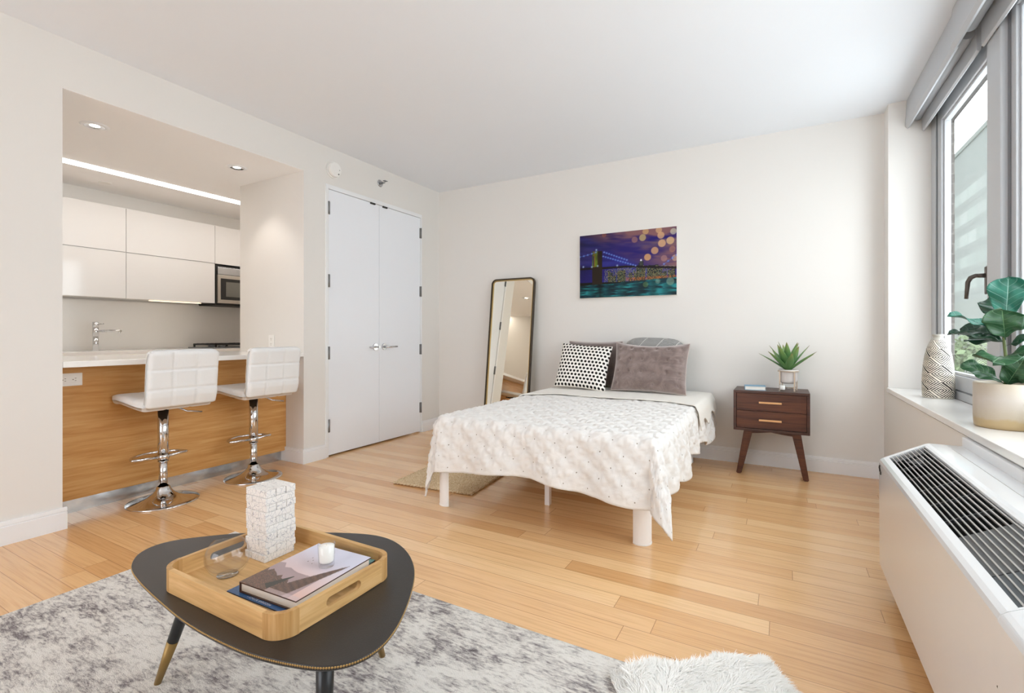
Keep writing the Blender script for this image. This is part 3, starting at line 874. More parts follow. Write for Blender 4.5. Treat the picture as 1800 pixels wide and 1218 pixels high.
def art_image(W, Hh):
    rs = np.random.RandomState(3)
    u = np.linspace(0, 1, W)[None, :].repeat(Hh, 0); v = np.linspace(0, 1, Hh)[:, None].repeat(W, 1)
    def fbm(sx, sy, seed, rot=0.0):
        out = np.zeros((Hh, W)); amp = 1; tot = 0
        for o in range(4):
            r2 = np.random.RandomState(seed + o); nx, ny = int(sx * 2 ** o) + 2, int(sy * 2 ** o) + 2
            g = r2.rand(ny + 1, nx + 1)
            x = (u + rot * v) / (1 + abs(rot)) * (nx - 1); y = v * (ny - 1)
            xi = np.clip(x.astype(int), 0, nx - 1); yi = np.clip(y.astype(int), 0, ny - 1); fx = x - xi; fy = y - yi
            fx = fx * fx * (3 - 2 * fx); fy = fy * fy * (3 - 2 * fy)
            out += amp * ((g[yi, xi] * (1 - fx) + g[yi, xi + 1] * fx) * (1 - fy) + (g[yi + 1, xi] * (1 - fx) + g[yi + 1, xi + 1] * fx) * fy)
            tot += amp; amp *= 0.55
        return out / tot
    def mix(a, b, k): return a * (1 - k[..., None]) + np.array(b, float) * k[..., None]
    im = np.zeros((Hh, W, 3)) + np.array([38, 28, 120.])
    n1 = fbm(3, 4, 10, 1.2); n2 = fbm(4, 5, 30, 1.0)
    im = mix(im, (22, 17, 58), np.clip((0.35 - u) * 2.2 + (v - 0.55) * 1.2, 0, 1) * 0.9)
    im = mix(im, (60, 70, 170), np.clip((n1 - 0.52) * 5, 0, 1) * 0.6)
    warm = np.clip((u - 0.45) * 1.5 + (v - 0.62) * 1.8, 0, 1)
    im = mix(im, (150, 104, 108), np.clip((n2 - 0.42) * 6, 0, 1) * np.clip(warm * 1.6 + 0.12, 0, 1) * (v > 0.4))
    im = mix(im, (178, 132, 104), np.clip((n1 - 0.45) * 5, 0, 1) * warm * 0.8)
    def disc(cx, cy, r, c, a):
        d = np.hypot((u - cx) * 1.5, v - cy); k = np.clip((r - d) / 0.008, 0, 1) * a
        return mix(im, c, k)
    for cx, cy, r, c, a in ((.59, .86, .05, (196, 140, 120), .6), (.67, .88, .055, (226, 200, 130), .75), (.70, .97, .05, (236, 190, 130), .7), (.83, .97, .05, (238, 190, 140), .75), (.85, .89, .055, (240, 190, 140), .8), (.97, .93, .05, (220, 215, 190), .75), (.86, .77, .06, (240, 190, 140), .85), (.94, .80, .06, (240, 200, 150), .85), (.79, .67, .058, (230, 176, 128), .85), (.96, .67, .05, (200, 140, 110), .6), (.72, .58, .055, (240, 180, 120), .85), (.88, .545, .05, (200, 150, 140), .6), (.985, .54, .05, (235, 190, 150), .75), (.27, .98, .04, (170, 100, 80), .6)):
        im = disc(cx, cy, r, c, a)
    # skyline
    for k in range(46):
        x0 = 0.27 + 0.70 * rs.rand(); w = 0.015 + 0.03 * rs.rand(); h = 0.32 + 0.16 * rs.rand() * (0.6 + 0.8 * math.exp(-((x0 - 0.68) / 0.12) ** 2))
        k_ = ((u > x0) & (u < x0 + w) & (v > 0.22) & (v < h)).astype(float)
        im = mix(im, (34, 40, 40), k_ * 0.85)
    spk = rs.rand(Hh, W)
    zone = (u > 0.27) & (u < 0.98) & (v > 0.23) & (v < 0.46 - 0.08 * np.abs(u - 0.66))
    im = mix(im, (206, 190, 120), (zone & (spk > 0.80)).astype(float) * 0.8)
    im = mix(im, (130, 190, 150), (zone & (spk < 0.10)).astype(float) * 0.6)
    im = mix(im, (232, 130, 50), ((u > 0.5) & (v > 0.235) & (v < 0.29) & (spk > 0.62)).astype(float) * 0.8)
    im = mix(im, (240, 240, 255), (np.hypot((u - .655) * 2.2, v - .54) < 0.02).astype(float))
    im = mix(im, (70, 74, 66), ((np.abs(u - .655) < .016) & (v > .40) & (v < .53)).astype(float) * .9)
    # water
    wv = fbm(8, 40, 50)
    k = np.clip((0.21 + 0.05 * u - v) / 0.01, 0, 1)
    wat = np.zeros_like(im) + np.array([14, 70, 84.])
    wat = wat * (1 - np.clip((wv - .45) * 5, 0, 1)[..., None]) + np.array([44, 170, 176.]) * np.clip((wv - .45) * 5, 0, 1)[..., None]
    wat *= (0.35 + 0.65 * np.clip(np.abs(u - 0.225) / 0.06, 0, 1))[..., None]
    wat = wat * (0.75 + 0.5 * np.sin(u * 40 + 8 * wv)[..., None] * 0.35)
    im = im * (1 - k[..., None]) + wat * k[..., None]
    im = disc(.70, .17, .045, (150, 180, 90), .4); im = disc(.94, .20, .06, (180, 200, 170), .5); im = disc(.82, .21, .04, (200, 200, 170), .4)
    im = mix(im, (22, 16, 14), ((v < .245 - .03 * u) & (v > .195 + .05 * u) & (u < .45)).astype(float))
    # bridge
    dk = 0.465 - 0.015 * u - 0.12 * np.clip(u - 0.55, 0, 1)
    im = mix(im, (30, 20, 22), (np.abs(v - dk) < 0.017).astype(float))
    tw = (u > .138) & (u < .25) & (v > .21) & (v < .735)
    im = mix(im, (44, 32, 20), tw.astype(float))
    g = fbm(30, 5, 70)
    im = mix(im, (120, 150, 40), (tw & (u < .20) & (v > .49)).astype(float) * np.clip(g * 1.5 - .2, 0, 1))
    im = mix(im, (150, 90, 30), (tw & (u > .155) & (u < .17) & (v > .48)).astype(float) * .6)
    im = mix(im, (30, 30, 90), ((np.abs(u - .152) < .004) & (v > .5) & (v < .66)).astype(float) * .8)
    def lights(f, x0, x1, n):
        nonlocal im
        xx = np.linspace(x0, x1, 80)
        for x in np.linspace(x0, x1, n):
            d = np.hypot((u - x) * 1.5, v - f(x)); im = mix(im, (70, 110, 240), np.exp(-(d / .016) ** 2) * .8); im = mix(im, (215, 232, 255), np.exp(-(d / .007) ** 2))
        yy = np.array([f(x) for x in u[0]])[None, :]
        im = mix(im, (90, 130, 220), ((np.abs(v - yy) < .004) & (u > x0) & (u < x1)).astype(float) * .7)
    lights(lambda x: .665 + .5 * x ** 1.3, 0.0, .18, 5)
    lights(lambda x: .715 - .62 * (x - .26), .27, .51, 10)
    lights(lambda x: .645 - .53 * (x - .26), .26, .6, 14)
    lights(lambda x: .46 + 1.0 * max(0, x - .88), .88, 1.0, 4)
    for x, y in ((.04, .50), (.135, .49), (.20, .50), (.185, .755), (.41, .485)):
        d = np.hypot((u - x) * 1.5, v - y); im = mix(im, (190, 220, 255), np.exp(-(d / .014) ** 2))
    return np.clip(im * 0.86, 0, 255)

def vcols(im):
    s = im.reshape(-1, 3) / 255.0
    l = np.where(s <= 0.04045, s / 12.92, ((s + 0.055) / 1.055) ** 2.4)
    return np.concatenate([l, np.ones((len(l), 1))], 1)

t = thing('wall_picture', 'night city bridge picture in blue and orange on the wall above the bed', 'picture', (-1.27, 4.44, 1.72))
PX0, PX1, PZ0, PZ1 = -1.722, -0.815, 1.418, 2.022
b = MB(); b.box(PX0, PX1, 4.423, 4.453, PZ0, PZ1, bev=0.001); b.build('panel', plain('picture_edge', '#e9e5dd', 0.4), t)
NW, NH = 264, 176
b = MB(); b.grid(lambda u, v: (PX0 + 0.001 + u * (PX1 - PX0 - 0.002), 4.4222, PZ0 + 0.001 + v * (PZ1 - PZ0 - 0.002)), NW - 1, NH - 1, smooth=False)
b.build('print', M['art'], t, colors=vcols(art_image(NW, NH)))

# ------------------------------------------------------------------ bed
BX0, BX1, BY0, BY1, BZ = -1.855, -0.545, 2.395, 4.385, 0.556
t = thing('bed_frame', 'low white metal bed frame with half round legs under the quilt', 'bed frame', (-1.2, 3.39, 0))
b = MB()
b.box(BX0 + 0.01, BX0 + 0.04, BY0 + 0.02, BY1, 0.262, 0.298); b.box(BX1 - 0.04, BX1 - 0.01, BY0 + 0.02, BY1, 0.262, 0.298)
b.box(BX0 + 0.01, BX1 - 0.01, BY0 + 0.02, BY0 + 0.05, 0.262, 0.298); b.box(BX0 + 0.01, BX1 - 0.01, BY1 - 0.03, BY1, 0.262, 0.298)
b.box(-1.215, -1.185, BY0 + 0.02, BY1, 0.262, 0.298)
b.build('side_rails', M['bed_white'], t)
for k in range(9):
    b = MB(); y = BY0 + 0.15 + k * 0.22; b.box(BX0 + 0.03, BX1 - 0.03, y, y + 0.06, 0.290, 0.304); b.build('slat', M['bed_white'], t)
def half_leg(cx, cy, ax, ay):
    """half-round sheet leg whose convex side looks along (ax, ay)"""
    mb = MB(); n = 18; a0 = math.atan2(ay, ax)
    out = []; inn = []
    for i in range(n + 1):
        a = a0 - PI / 2 + PI * i / n
        out.append((cx + 0.050 * math.cos(a), cy + 0.050 * math.sin(a))); inn.append((cx + 0.045 * math.cos(a), cy + 0.045 * math.sin(a)))
    mb.prism(out + inn[::-1], 0.006, 0.29, 'xy')
    leg = mb.build('leg', M['bed_white'], t)
    mb = MB()
    mb.prism([(cx + 0.052 * math.cos(a0 - PI / 2 + PI * i / n), cy + 0.052 * math.sin(a0 - PI / 2 + PI * i / n)) for i in range(n + 1)], 0.0, 0.010, 'xy', bev=0.002)
    mb.build('foot_cap', M['white_plastic'], leg)
q = 0.7071
half_leg(-1.875 + 0.03, 2.435 + 0.03, -q, -q)
half_leg(-0.655 + 0.02, 2.47 + 0.03, q, -q)
half_leg(BX0 + 0.12, BY1 - 0.12, -q, q)
half_leg(BX1 - 0.16, BY1 - 0.12, q, q)
for y in (2.765, 3.6):
    b = MB(); b.box(-1.305, -1.272, y - 0.016, y + 0.016, 0, 0.29, bev=0.002); b.box(-1.305, -1.19, y - 0.012, y + 0.012, 0.27, 0.29); b.build('leg', M['bed_white'], t)
b = MB(); b.box(BX0 + 0.012, BX1 - 0.012, BY0 + 0.012, BY1, 0.306, BZ - 0.018, bev=0.04, seg=4)
tag(b.build('mattress', M['mattress']), 'thick white mattress hidden under the quilt on the bed frame', 'mattress')

def drape(s, t, x0, x1, y0, y1, z, R=0.055, flare=0.10, rip=0.028):
    """lay cloth coordinates (s,t) over a bed-top rectangle and let the rest hang"""
    cx = min(max(s, x0), x1); cy = min(max(t, y0), y1)
    dx, dy = s - cx, t - cy
    r = math.hypot(dx, dy)
    if r < 1e-6: return Vector((s, t, z)), Vector((0, 0, 1))
    n = Vector((dx / r, dy / r, 0))
    if r < R * PI / 2:
        a = r / R; out = R * math.sin(a) - 0.0; dn = R * (1 - math.cos(a)); nn = n * math.sin(a) + Vector((0, 0, math.cos(a)))
    else:
        k = r - R * PI / 2
        out = R + flare * k; dn = R + k * math.sqrt(1 - flare * flare); nn = n
    arc = (t if abs(dx) > abs(dy) else s)
    if dx != 0 and dy != 0: arc = s - dy
    g = smoothstep(0.03, 0.32, r)
    if dx != 0 and dy != 0 and r > R * PI / 2:
        cf = (0.26 if dx > 0 else 0.03) * min(1, 2 * abs(dx * dy) / (r * r) * 1.2) + flare
        k = r - R * PI / 2; out = R + cf * k; dn = R + k * math.sqrt(max(0.05, 1 - cf * cf)); g *= 0.35
    w = mn.noise(Vector((s * 2.3, t * 2.3, 4.2))) * 0.9 + 0.8 * math.sin(arc * 17 + 1.0 + 1.5 * mn.noise(Vector((arc * 2, 0, 9))))
    out += g * rip * w
    # inset so that the rounded shoulder starts at the rectangle's edge
    base = Vector((cx, cy, z)) - n * (R * 0.35) * smoothstep(0, R, r)
    return base + n * out - Vector((0, 0, dn)), nn

A = 0.125
def tie_d(s, t):
    best = 9; bx = by = 0
    for ox, oy in ((0, 0), (0.5, 0.5)):
        fx = ((s / A + ox + 0.5) % 1) - 0.5; fy = ((t / A + oy + 0.5) % 1) - 0.5
        d = math.hypot(fx, fy) * A
        if d < best: best = d; bx = fx; by = fy
    return best, math.atan2(by, bx)

QS0, QS1, QT0, QT1 = BX0 - 0.36, BX1 + 0.305, BY0 - 0.30, 4.40
def quilt_fn(u, v):
    s = QS0 + u * (QS1 - QS0); t_ = QT0 + v * (QT1 - QT0)
    # hem not quite straight
    if v < 0.22: t_ -= (0.045 * smoothstep(-1.4, -1.85, s) + 0.060 * smoothstep(-1.15, -0.6, s) + 0.006 * math.sin(s * 11)) * (1 - v / 0.22)
    if u > 0.84: s += (0.03 * math.sin(t_ * 5.0) + 0.02 * math.sin(t_ * 13 + 1)) * (u - 0.84) / 0.16
    p, n = drape(s, t_, BX0 + 0.01, BX1 - 0.01, BY0 + 0.01, 4.6, BZ)
    d, a = tie_d(s, t_)
    puff = 0.015 * smoothstep(0.0, 0.055, d) - 0.005
    star = 0.0050 * math.cos(a * 7 + s * 40) * math.exp(-((d - 0.026) / 0.022) ** 2)
    wr = 0.006 * mn.noise(Vector((s * 9, t_ * 9, 0))) + (0.005 * mn.noise(Vector((s * 30, t_ * 5, 7))) if t_ < BY0 else 0) + 0.003 * mn.noise(Vector((s * 24, t_ * 24, 3)))
    k = 1.0 if BX0 < s < BX1 and t_ > BY0 else 0.9
    k *= 0.25 + 0.75 * smoothstep(0.0, 0.035, min(u, 1 - u, v))
    return p + n * ((puff + star + wr) * k + 0.004)
b = MB(); b.grid(quilt_fn, 230, 232, uv=lambda u, v: (QS0 + u * (QS1 - QS0), QT0 + v * (QT1 - QT0)))
qo = b.build('quilt', M['quilt']); tag(qo, 'white hand tied quilt draped over the bed and its foot', 'quilt')
md = qo.modifiers.new('thick', 'SOLIDIFY'); md.thickness = 0.010; md.offset = -1

CS0, CS1, CT0, CT1 = BX0 - 0.15, BX1 + 0.17, 3.655, 4.37
def blanket_fn(u, v):
    s = CS0 + u * (CS1 - CS0); t_ = CT0 + v * (CT1 - CT0)
    if v < 0.3: t_ -= (0.012 * math.sin(s * 9) + 0.14 * smoothstep(-0.75, -0.45, s) + 0.20 * smoothstep(-1.6, -2.0, s)) * (1 - v / 0.3)
    if u > 0.85: s += 0.035 * math.sin(t_ * 16 + 2.6) * (u - 0.85) / 0.15
    p, n = drape(s, t_, BX0 - 0.0, BX1 + 0.0, BY0, 4.6, BZ + 0.014, R=0.065, flare=0.22, rip=0.02)
    return p + n * (0.010 + 0.004 * mn.noise(Vector((s * 7, t_ * 7, 1))))
b = MB(); b.grid(blanket_fn, 150, 70)
bo = b.build('blanket', M['cream']); tag(bo, 'cream blanket spread over the head end of the quilt under the cushions', 'blanket')
md = bo.modifiers.new('thick', 'SOLIDIFY'); md.thickness = 0.006; md.offset = -1

# ------------------------------------------------------------------ pillows
def pillow(name, label, mat, w, h, th, base, yaw, lean_, roll=0.0, pinch=0.07, tuft=0, piping=None, cat='pillow', sag=0.0, round_=0.0):
    """base: middle of the lower edge; faces -y, leaning back"""
    t = thing(name, label, cat, base, 'cushions at the head of the bed')
    R = Matrix.Translation(base) @ Matrix.Rotation(yaw, 4, 'Z') @ Matrix.Rotation(-lean_, 4, 'X') @ Matrix.Rotation(roll, 4, 'Y')
    N = 110 if tuft else 44
    def shape(u, v):
        a, c = u * 2 - 1, v * 2 - 1
        x = a * w / 2 * (1 - pinch * (1 - c * c) * abs(a) ** 2)
        z = h / 2 + c * h / 2 * (1 - pinch * 1.2 * (1 - a * a) * abs(c) ** 2)
        if round_:
            k = 1 - round_ * abs(a) ** 5 * abs(c) ** 5 * 1.6; x *= k; z = h / 2 + (z - h / 2) * k
        if sag and c > 0: z -= sag * h * (1 - a * a) * c * c
        f = max(0, (1 - a ** 4) * (1 - c ** 4)) ** 0.55
        return x, z, f
    mb = MB()
    for sd in (-1, 1):
        def fn(u, v, sd=sd):
            x, z, f = shape(u, v)
            y = sd * th / 2 * f
            y += sd * 0.006 * mn.noise(Vector((u * 7, v * 7, sd + w * 10))) * f
            if tuft and sd < 0:
                gx = (u * 6) % 1; gz = (v * 4) % 1
                d = math.hypot((gx - .5) * w / 6, (gz - .5) * h / 4)
                y += 0.016 * math.exp(-(d / 0.014) ** 2) * f
                y += 0.004 * math.sin(v * 4 * 2 * PI + 0.6 * math.sin(u * 9)) * f + 0.004 * mn.noise(Vector((u * 5, v * 34, 2))) * f * smoothstep(0.6, 1.0, u)
            return R @ Vector((x, y, z))
        mb.grid(fn, N, N)
    o = mb.build('cover', mat, t)
    if piping:
        pts = []
        for k in range(4):
            for i in range(24):
                q_ = i / 24
                u, v = ((q_, 0), (1, q_), (1 - q_, 1), (0, 1 - q_))[k]
                x, z, f = shape(u, v); pts.append(R @ Vector((x, 0, z)))
        mb = MB(); mb.tube(pts, 0.004, 8, closed=True); mb.build('piping', piping, t)
    return t
PZ = BZ + 0.0305
pipe = plain('pale_taupe_piping', '#b9aba4', 0.6)
pillow('throw_pillow', 'grey feather print cushion standing behind the front velvet cushion', M['lines'], 0.53, 0.445, 0.15, (-1.005, 4.335, PZ), 0.0, 0.06, 0.03, pinch=-0.03, round_=0.10)
pillow('throw_pillow', 'taupe velvet cushion standing behind the polka dot cushion', M['velvet_dark'], 0.52, 0.42, 0.12, (-1.535, 4.29, PZ), 0.0, 0.13, 0.0, pinch=0.05, piping=pipe)
pillow('throw_pillow', 'black and white polka dot cushion leaning on the left of the bed', M['dots'], 0.475, 0.42, 0.13, (-1.575, 4.02, PZ), 0.05, 0.38, 0.07, pinch=0.05)
pillow('throw_pillow', 'taupe tufted velvet cushion lying in front on the right', M['velvet'], 0.62, 0.43, 0.14, (-0.985, 4.05, PZ + 0.002), -0.02, 0.33, 0.015, pinch=0.05, tuft=1, piping=pipe, sag=0.05)

# ------------------------------------------------------------------ woven mat under the bed
t = thing('woven_mat', 'cream braided jute mat on the floor under the bed', 'mat', (-2.1, 2.9, 0))
b = MB()
r0, r1 = Vector((-2.43, 2.60, 0)), Vector((-1.80, 2.66, 0)); r2 = Vector((-2.46, 3.16, 0))
ux = (r1 - r0).normalized(); uy = Vector((-ux.y, ux.x, 0)); Wm, Lm = (r1 - r0).length, 0.60
NB = 24
for j in range(NB):
    cy = (j + 0.5) * Lm / NB
    for ph in (0, PI):
        pts = []
        for i in range(49):
            x = i / 48 * Wm
            pts.append(r0 + ux * x + uy * (cy + 0.0065 * math.sin(x * 110 + ph + j)) + Vector((0, 0, 0.0105 + 0.004 * math.cos(x * 110 + ph + j))))
        b.tube(pts, 0.0072, 5)
b.build('braids', M['jute'], t)

# ------------------------------------------------------------------ nightstand
t = thing('nightstand', 'dark walnut two drawer nightstand on splayed legs beside the bed', 'nightstand', (-0.08, 4.23, 0))
nx0, nx1, ny0, ny1, nz0, nz1 = -0.332, 0.170, 4.075, 4.40, 0.340, 0.643
b = MB()
b.box(nx0, nx1, ny0, ny1, nz1 - 0.019, nz1, bev=0.002); b.box(nx0, nx1, ny0, ny1, nz0, nz0 + 0.019, bev=0.002)
b.box(nx0, nx0 + 0.019, ny0, ny1, nz0 + 0.019, nz1 - 0.019); b.box(nx1 - 0.019, nx1, ny0, ny1, nz0 + 0.019, nz1 - 0.019)
b.box(nx0 + 0.01, nx1 - 0.01, ny1 - 0.012, ny1 - 0.004, nz0 + 0.01, nz1 - 0.01)
b.build('body', M['ns_frame'], t)
zm = (nz0 + nz1) / 2
for z0, z1 in ((nz0 + 0.021, zm - 0.0015), (zm + 0.0015, nz1 - 0.021)):
    b = MB(); b.box(nx0 + 0.021, nx1 - 0.021, ny0 + 0.010, ny0 + 0.030, z0, z1, bev=0.001); dw = b.build('drawer', M['ns_wood'], t)
    zc = (z0 + z1) / 2
    b = MB(); b.box(-0.158, -0.008, ny0 - 0.012, ny0 - 0.003, zc - 0.006, zc + 0.008, bev=0.002)
    b.box(-0.14, -0.13, ny0 - 0.004, ny0 + 0.011, zc - 0.004, zc + 0.005); b.box(-0.036, -0.026, ny0 - 0.004, ny0 + 0.011, zc - 0.004, zc + 0.005)
    b.build('drawer_pull', M['pull'], dw)
# apron with a shallow arch
for yy in (4.12, 4.33):
    b = MB(); b.prism([(-0.235, nz0), (0.085, nz0), (0.06, 0.318), (0.01, 0.322), (-0.08, 0.334), (-0.17, 0.322), (-0.21, 0.318)], yy - 0.010, yy + 0.010, 'xz'); b.build('apron', M['ns_wood'], t)
for sx, sy in ((-1, 0), (1, 0), (-1, 1), (1, 1)):
    yy = 4.12 + sy * 0.21
    xt = -0.232 if sx < 0 else 0.085
    xb = -0.298 if sx < 0 else 0.148
    yb = yy + (0.0 if sy == 0 else 0.025)
    mb = MB(); n = 4
    vs = []
    for k, (x, y, z, a, c) in enumerate(((xt, yy, nz0, 0.030, 0.020), (xb, yb, 0.0, 0.018, 0.015))):
        for ddx, ddy in ((-a, -c), (a, -c), (a, c), (-a, c)): vs.append((x + ddx, y + ddy, z))
    bm = bmesh.new(); V = [bm.verts.new(p) for p in vs]
    for f in ((0, 1, 2, 3), (7, 6, 5, 4), (0, 4, 5, 1), (1, 5, 6, 2), (2, 6, 7, 3), (3, 7, 4, 0)): bm.faces.new([V[i] for i in f])
    bmesh.ops.recalc_face_normals(bm, faces=bm.faces[:])
    bmesh.ops.bevel(bm, geom=bm.edges[:], offset=0.006, segments=2, affect='EDGES')
    mb.addbm(bm); mb.build('leg', M['ns_wood'], t)

def book(name, label, x0, x1, y0, y1, z0, z1, yaw, mats_cover, spine='left', cover_img=None, bound=None):
    cx, cy = (x0 + x1) / 2, (y0 + y1) / 2
    t = thing(name, label, 'book', (cx, cy, z0))
    R = Matrix.Translation((cx, cy, 0)) @ Matrix.Rotation(yaw, 4, 'Z')
    w, d = (x1 - x0) / 2, (y1 - y0) / 2; c = 0.0025
    b = MB()
    b.box(-w, w, -d, d, z0, z0 + c, M=R); b.box(-w, w, -d, d, z1 - c, z1, M=R)
    b.box(-w, -w + c, -d, d, z0 + c, z1 - c, M=R)
    b.build('cover', mats_cover, t)
    b = MB(); b.box(-w + c, w - 0.004, -d + 0.004, d - 0.004, z0 + c, z1 - c, M=R); b.build('pages', M['paper'], t)
    if cover_img is not None:
        hh, ww = cover_img.shape[:2]
        b = MB(); b.grid(lambda u, v: R @ Vector((-w + u * 2 * w, -d + v * 2 * d, z1 + 0.0004)), ww - 1, hh - 1, smooth=False)
        b.build('cover_print', M['cover'], t, colors=vcols(cover_img))
    return t, R, w, d
book('book', 'pale blue book lying on the left of the nightstand', -0.262, -0.118, 4.14, 4.25, nz1, nz1 + 0.030, 0.10, plain('blue_book_cover', '#7fa9c4', 0.5))

def candle(label, x, y, z, r, h, fill):
    t = thing('candle', label, 'candle', (x, y, z))
    b = MB(); b.lathe([(0.0, z + 0.0003), (r * 0.86, z + 0.0003), (r * 0.90, z + 0.003), (r, z + h), (r * 0.95, z + h + 0.0005), (r * 0.93, z + h - 0.001), (r * 0.85, z + 0.011), (r * 0.6, z + 0.0075), (0.0, z + 0.0065)], (x, y, 0), 40); b.build('glass_cup', M['cup'], t)
    zt = z + 0.012 + (h - 0.012) * fill
    k = 0.84 + 0.09 * fill
    b = MB(); b.lathe([(0.0, z + 0.012), (r * 0.80, z + 0.012), (r * 0.825, z + 0.016), (r * (k - 0.015), zt), (0.0, zt + 0.0005)], (x, y, 0), 36); wx = b.build('wax', M['wax'], t)
    b = MB(); b.tube([(x, y, zt - 0.002), (x + 0.0005, y, zt + 0.005)], 0.0007, 6); b.build('wick', plain('wick', '#d9d2c4', 0.9), t)
    return t
candle('small white candle in a glass cup at the foot of the nightstand plant', -0.005, 4.165, nz1, 0.022, 0.048, 0.85)

# agave on its stand
t = thing('potted_agave', 'spiky green agave in a white pot on a metal stand on the nightstand', 'potted plant', (0.035, 4.235, nz1))
ax, ay = 0.035, 4.235
b = MB(); b.lathe([(0.0, 0.695), (0.035, 0.696), (0.053, 0.706), (0.060, 0.725), (0.061, 0.790), (0.066, 0.795), (0.066, 0.803), (0.058, 0.803), (0.056, 0.790), (0.0, 0.788)], (ax, ay, 0), 44); pt = b.build('pot', M['pot_white'], t)
b = MB(); b.lathe([(0.056, 0.789), (0.0, 0.793)], (ax, ay, 0), 24); b.build('soil', M['soil'], pt)
b = MB(); b.lathe([(0.063, 0.786), (0.071, 0.786), (0.071, 0.794), (0.063, 0.794), (0.063, 0.786)], (ax, ay, 0), 40)
for k in range(4):
    a = math.radians(35 + 90 * k); x, y = ax + 0.069 * math.cos(a), ay + 0.069 * math.sin(a)
    b.box(x - 0.0045, x + 0.0045, y - 0.0035, y + 0.0035, nz1, 0.792)
b.tube([(ax + 0.069 * math.cos(math.radians(35)), ay + 0.069 * math.sin(math.radians(35)), nz1 + 0.022), (ax - 0.069 * math.cos(math.radians(35)), ay - 0.069 * math.sin(math.radians(35)), nz1 + 0.022)], 0.003, 6)
b.tube([(ax + 0.069 * math.cos(math.radians(125)), ay + 0.069 * math.sin(math.radians(125)), nz1 + 0.022), (ax - 0.069 * math.cos(math.radians(125)), ay - 0.069 * math.sin(math.radians(125)), nz1 + 0.022)], 0.003, 6)
b.build('stand', M['stand'], t)
rl = random.Random(5)
def blade(base, az, el, L, W, curve, mat, parent, name='leaf', fold=0.35):
    d = Vector((math.cos(az) * math.cos(el), math.sin(az) * math.cos(el), math.sin(el)))
    side = Vector((-math.sin(az), math.cos(az), 0)); up = side.cross(d) * -1
    if up.z < 0: up = -up
    def fn(u, v):
        a = u * 2 - 1
        w = W * (0.55 + 1.9 * v * (1 - v) ** 0.6 if v < 0.45 else (1 - v) ** 0.8 * 1.63)
        w = W * (math.sin(PI * (0.18 + 0.82 * v) ** 0.9) ** 0.9 if v < 1 else 0) + 0.0004
        p = Vector(base) + d * (v * L) - up * curve * L * v * v * -1 * 0 + Vector((math.cos(az), math.sin(az), 0)) * curve * L * v * v * 0.5
        return p + side * a * w / 2 + up * abs(a) * w / 2 * fold
    mb = MB(); mb.grid(fn, 6, 16)
    o = mb.build(name, mat, parent)
    md = o.modifiers.new('thick', 'SOLIDIFY'); md.thickness = 0.0012
    return o
specs = []
for k in range(7): specs.append((2 * PI * k / 7 + 0.35, 0.62 + 0.12 * rl.random(), 0.205 + 0.03 * rl.random(), 0.042))
for k in range(6): specs.append((2 * PI * k / 6 + 0.0, 0.98 + 0.12 * rl.random(), 0.215 + 0.02 * rl.random(), 0.048))
for k in range(5): specs.append((2 * PI * k / 5 + 0.8, 1.28 + 0.1 * rl.random(), 0.20 + 0.03 * rl.random(), 0.044))
for az, el, L, W in specs:
    blade((ax + 0.012 * math.cos(az), ay + 0.012 * math.sin(az), 0.792), az, el, L, W * 1.3, 0.12, M['agave'], t)

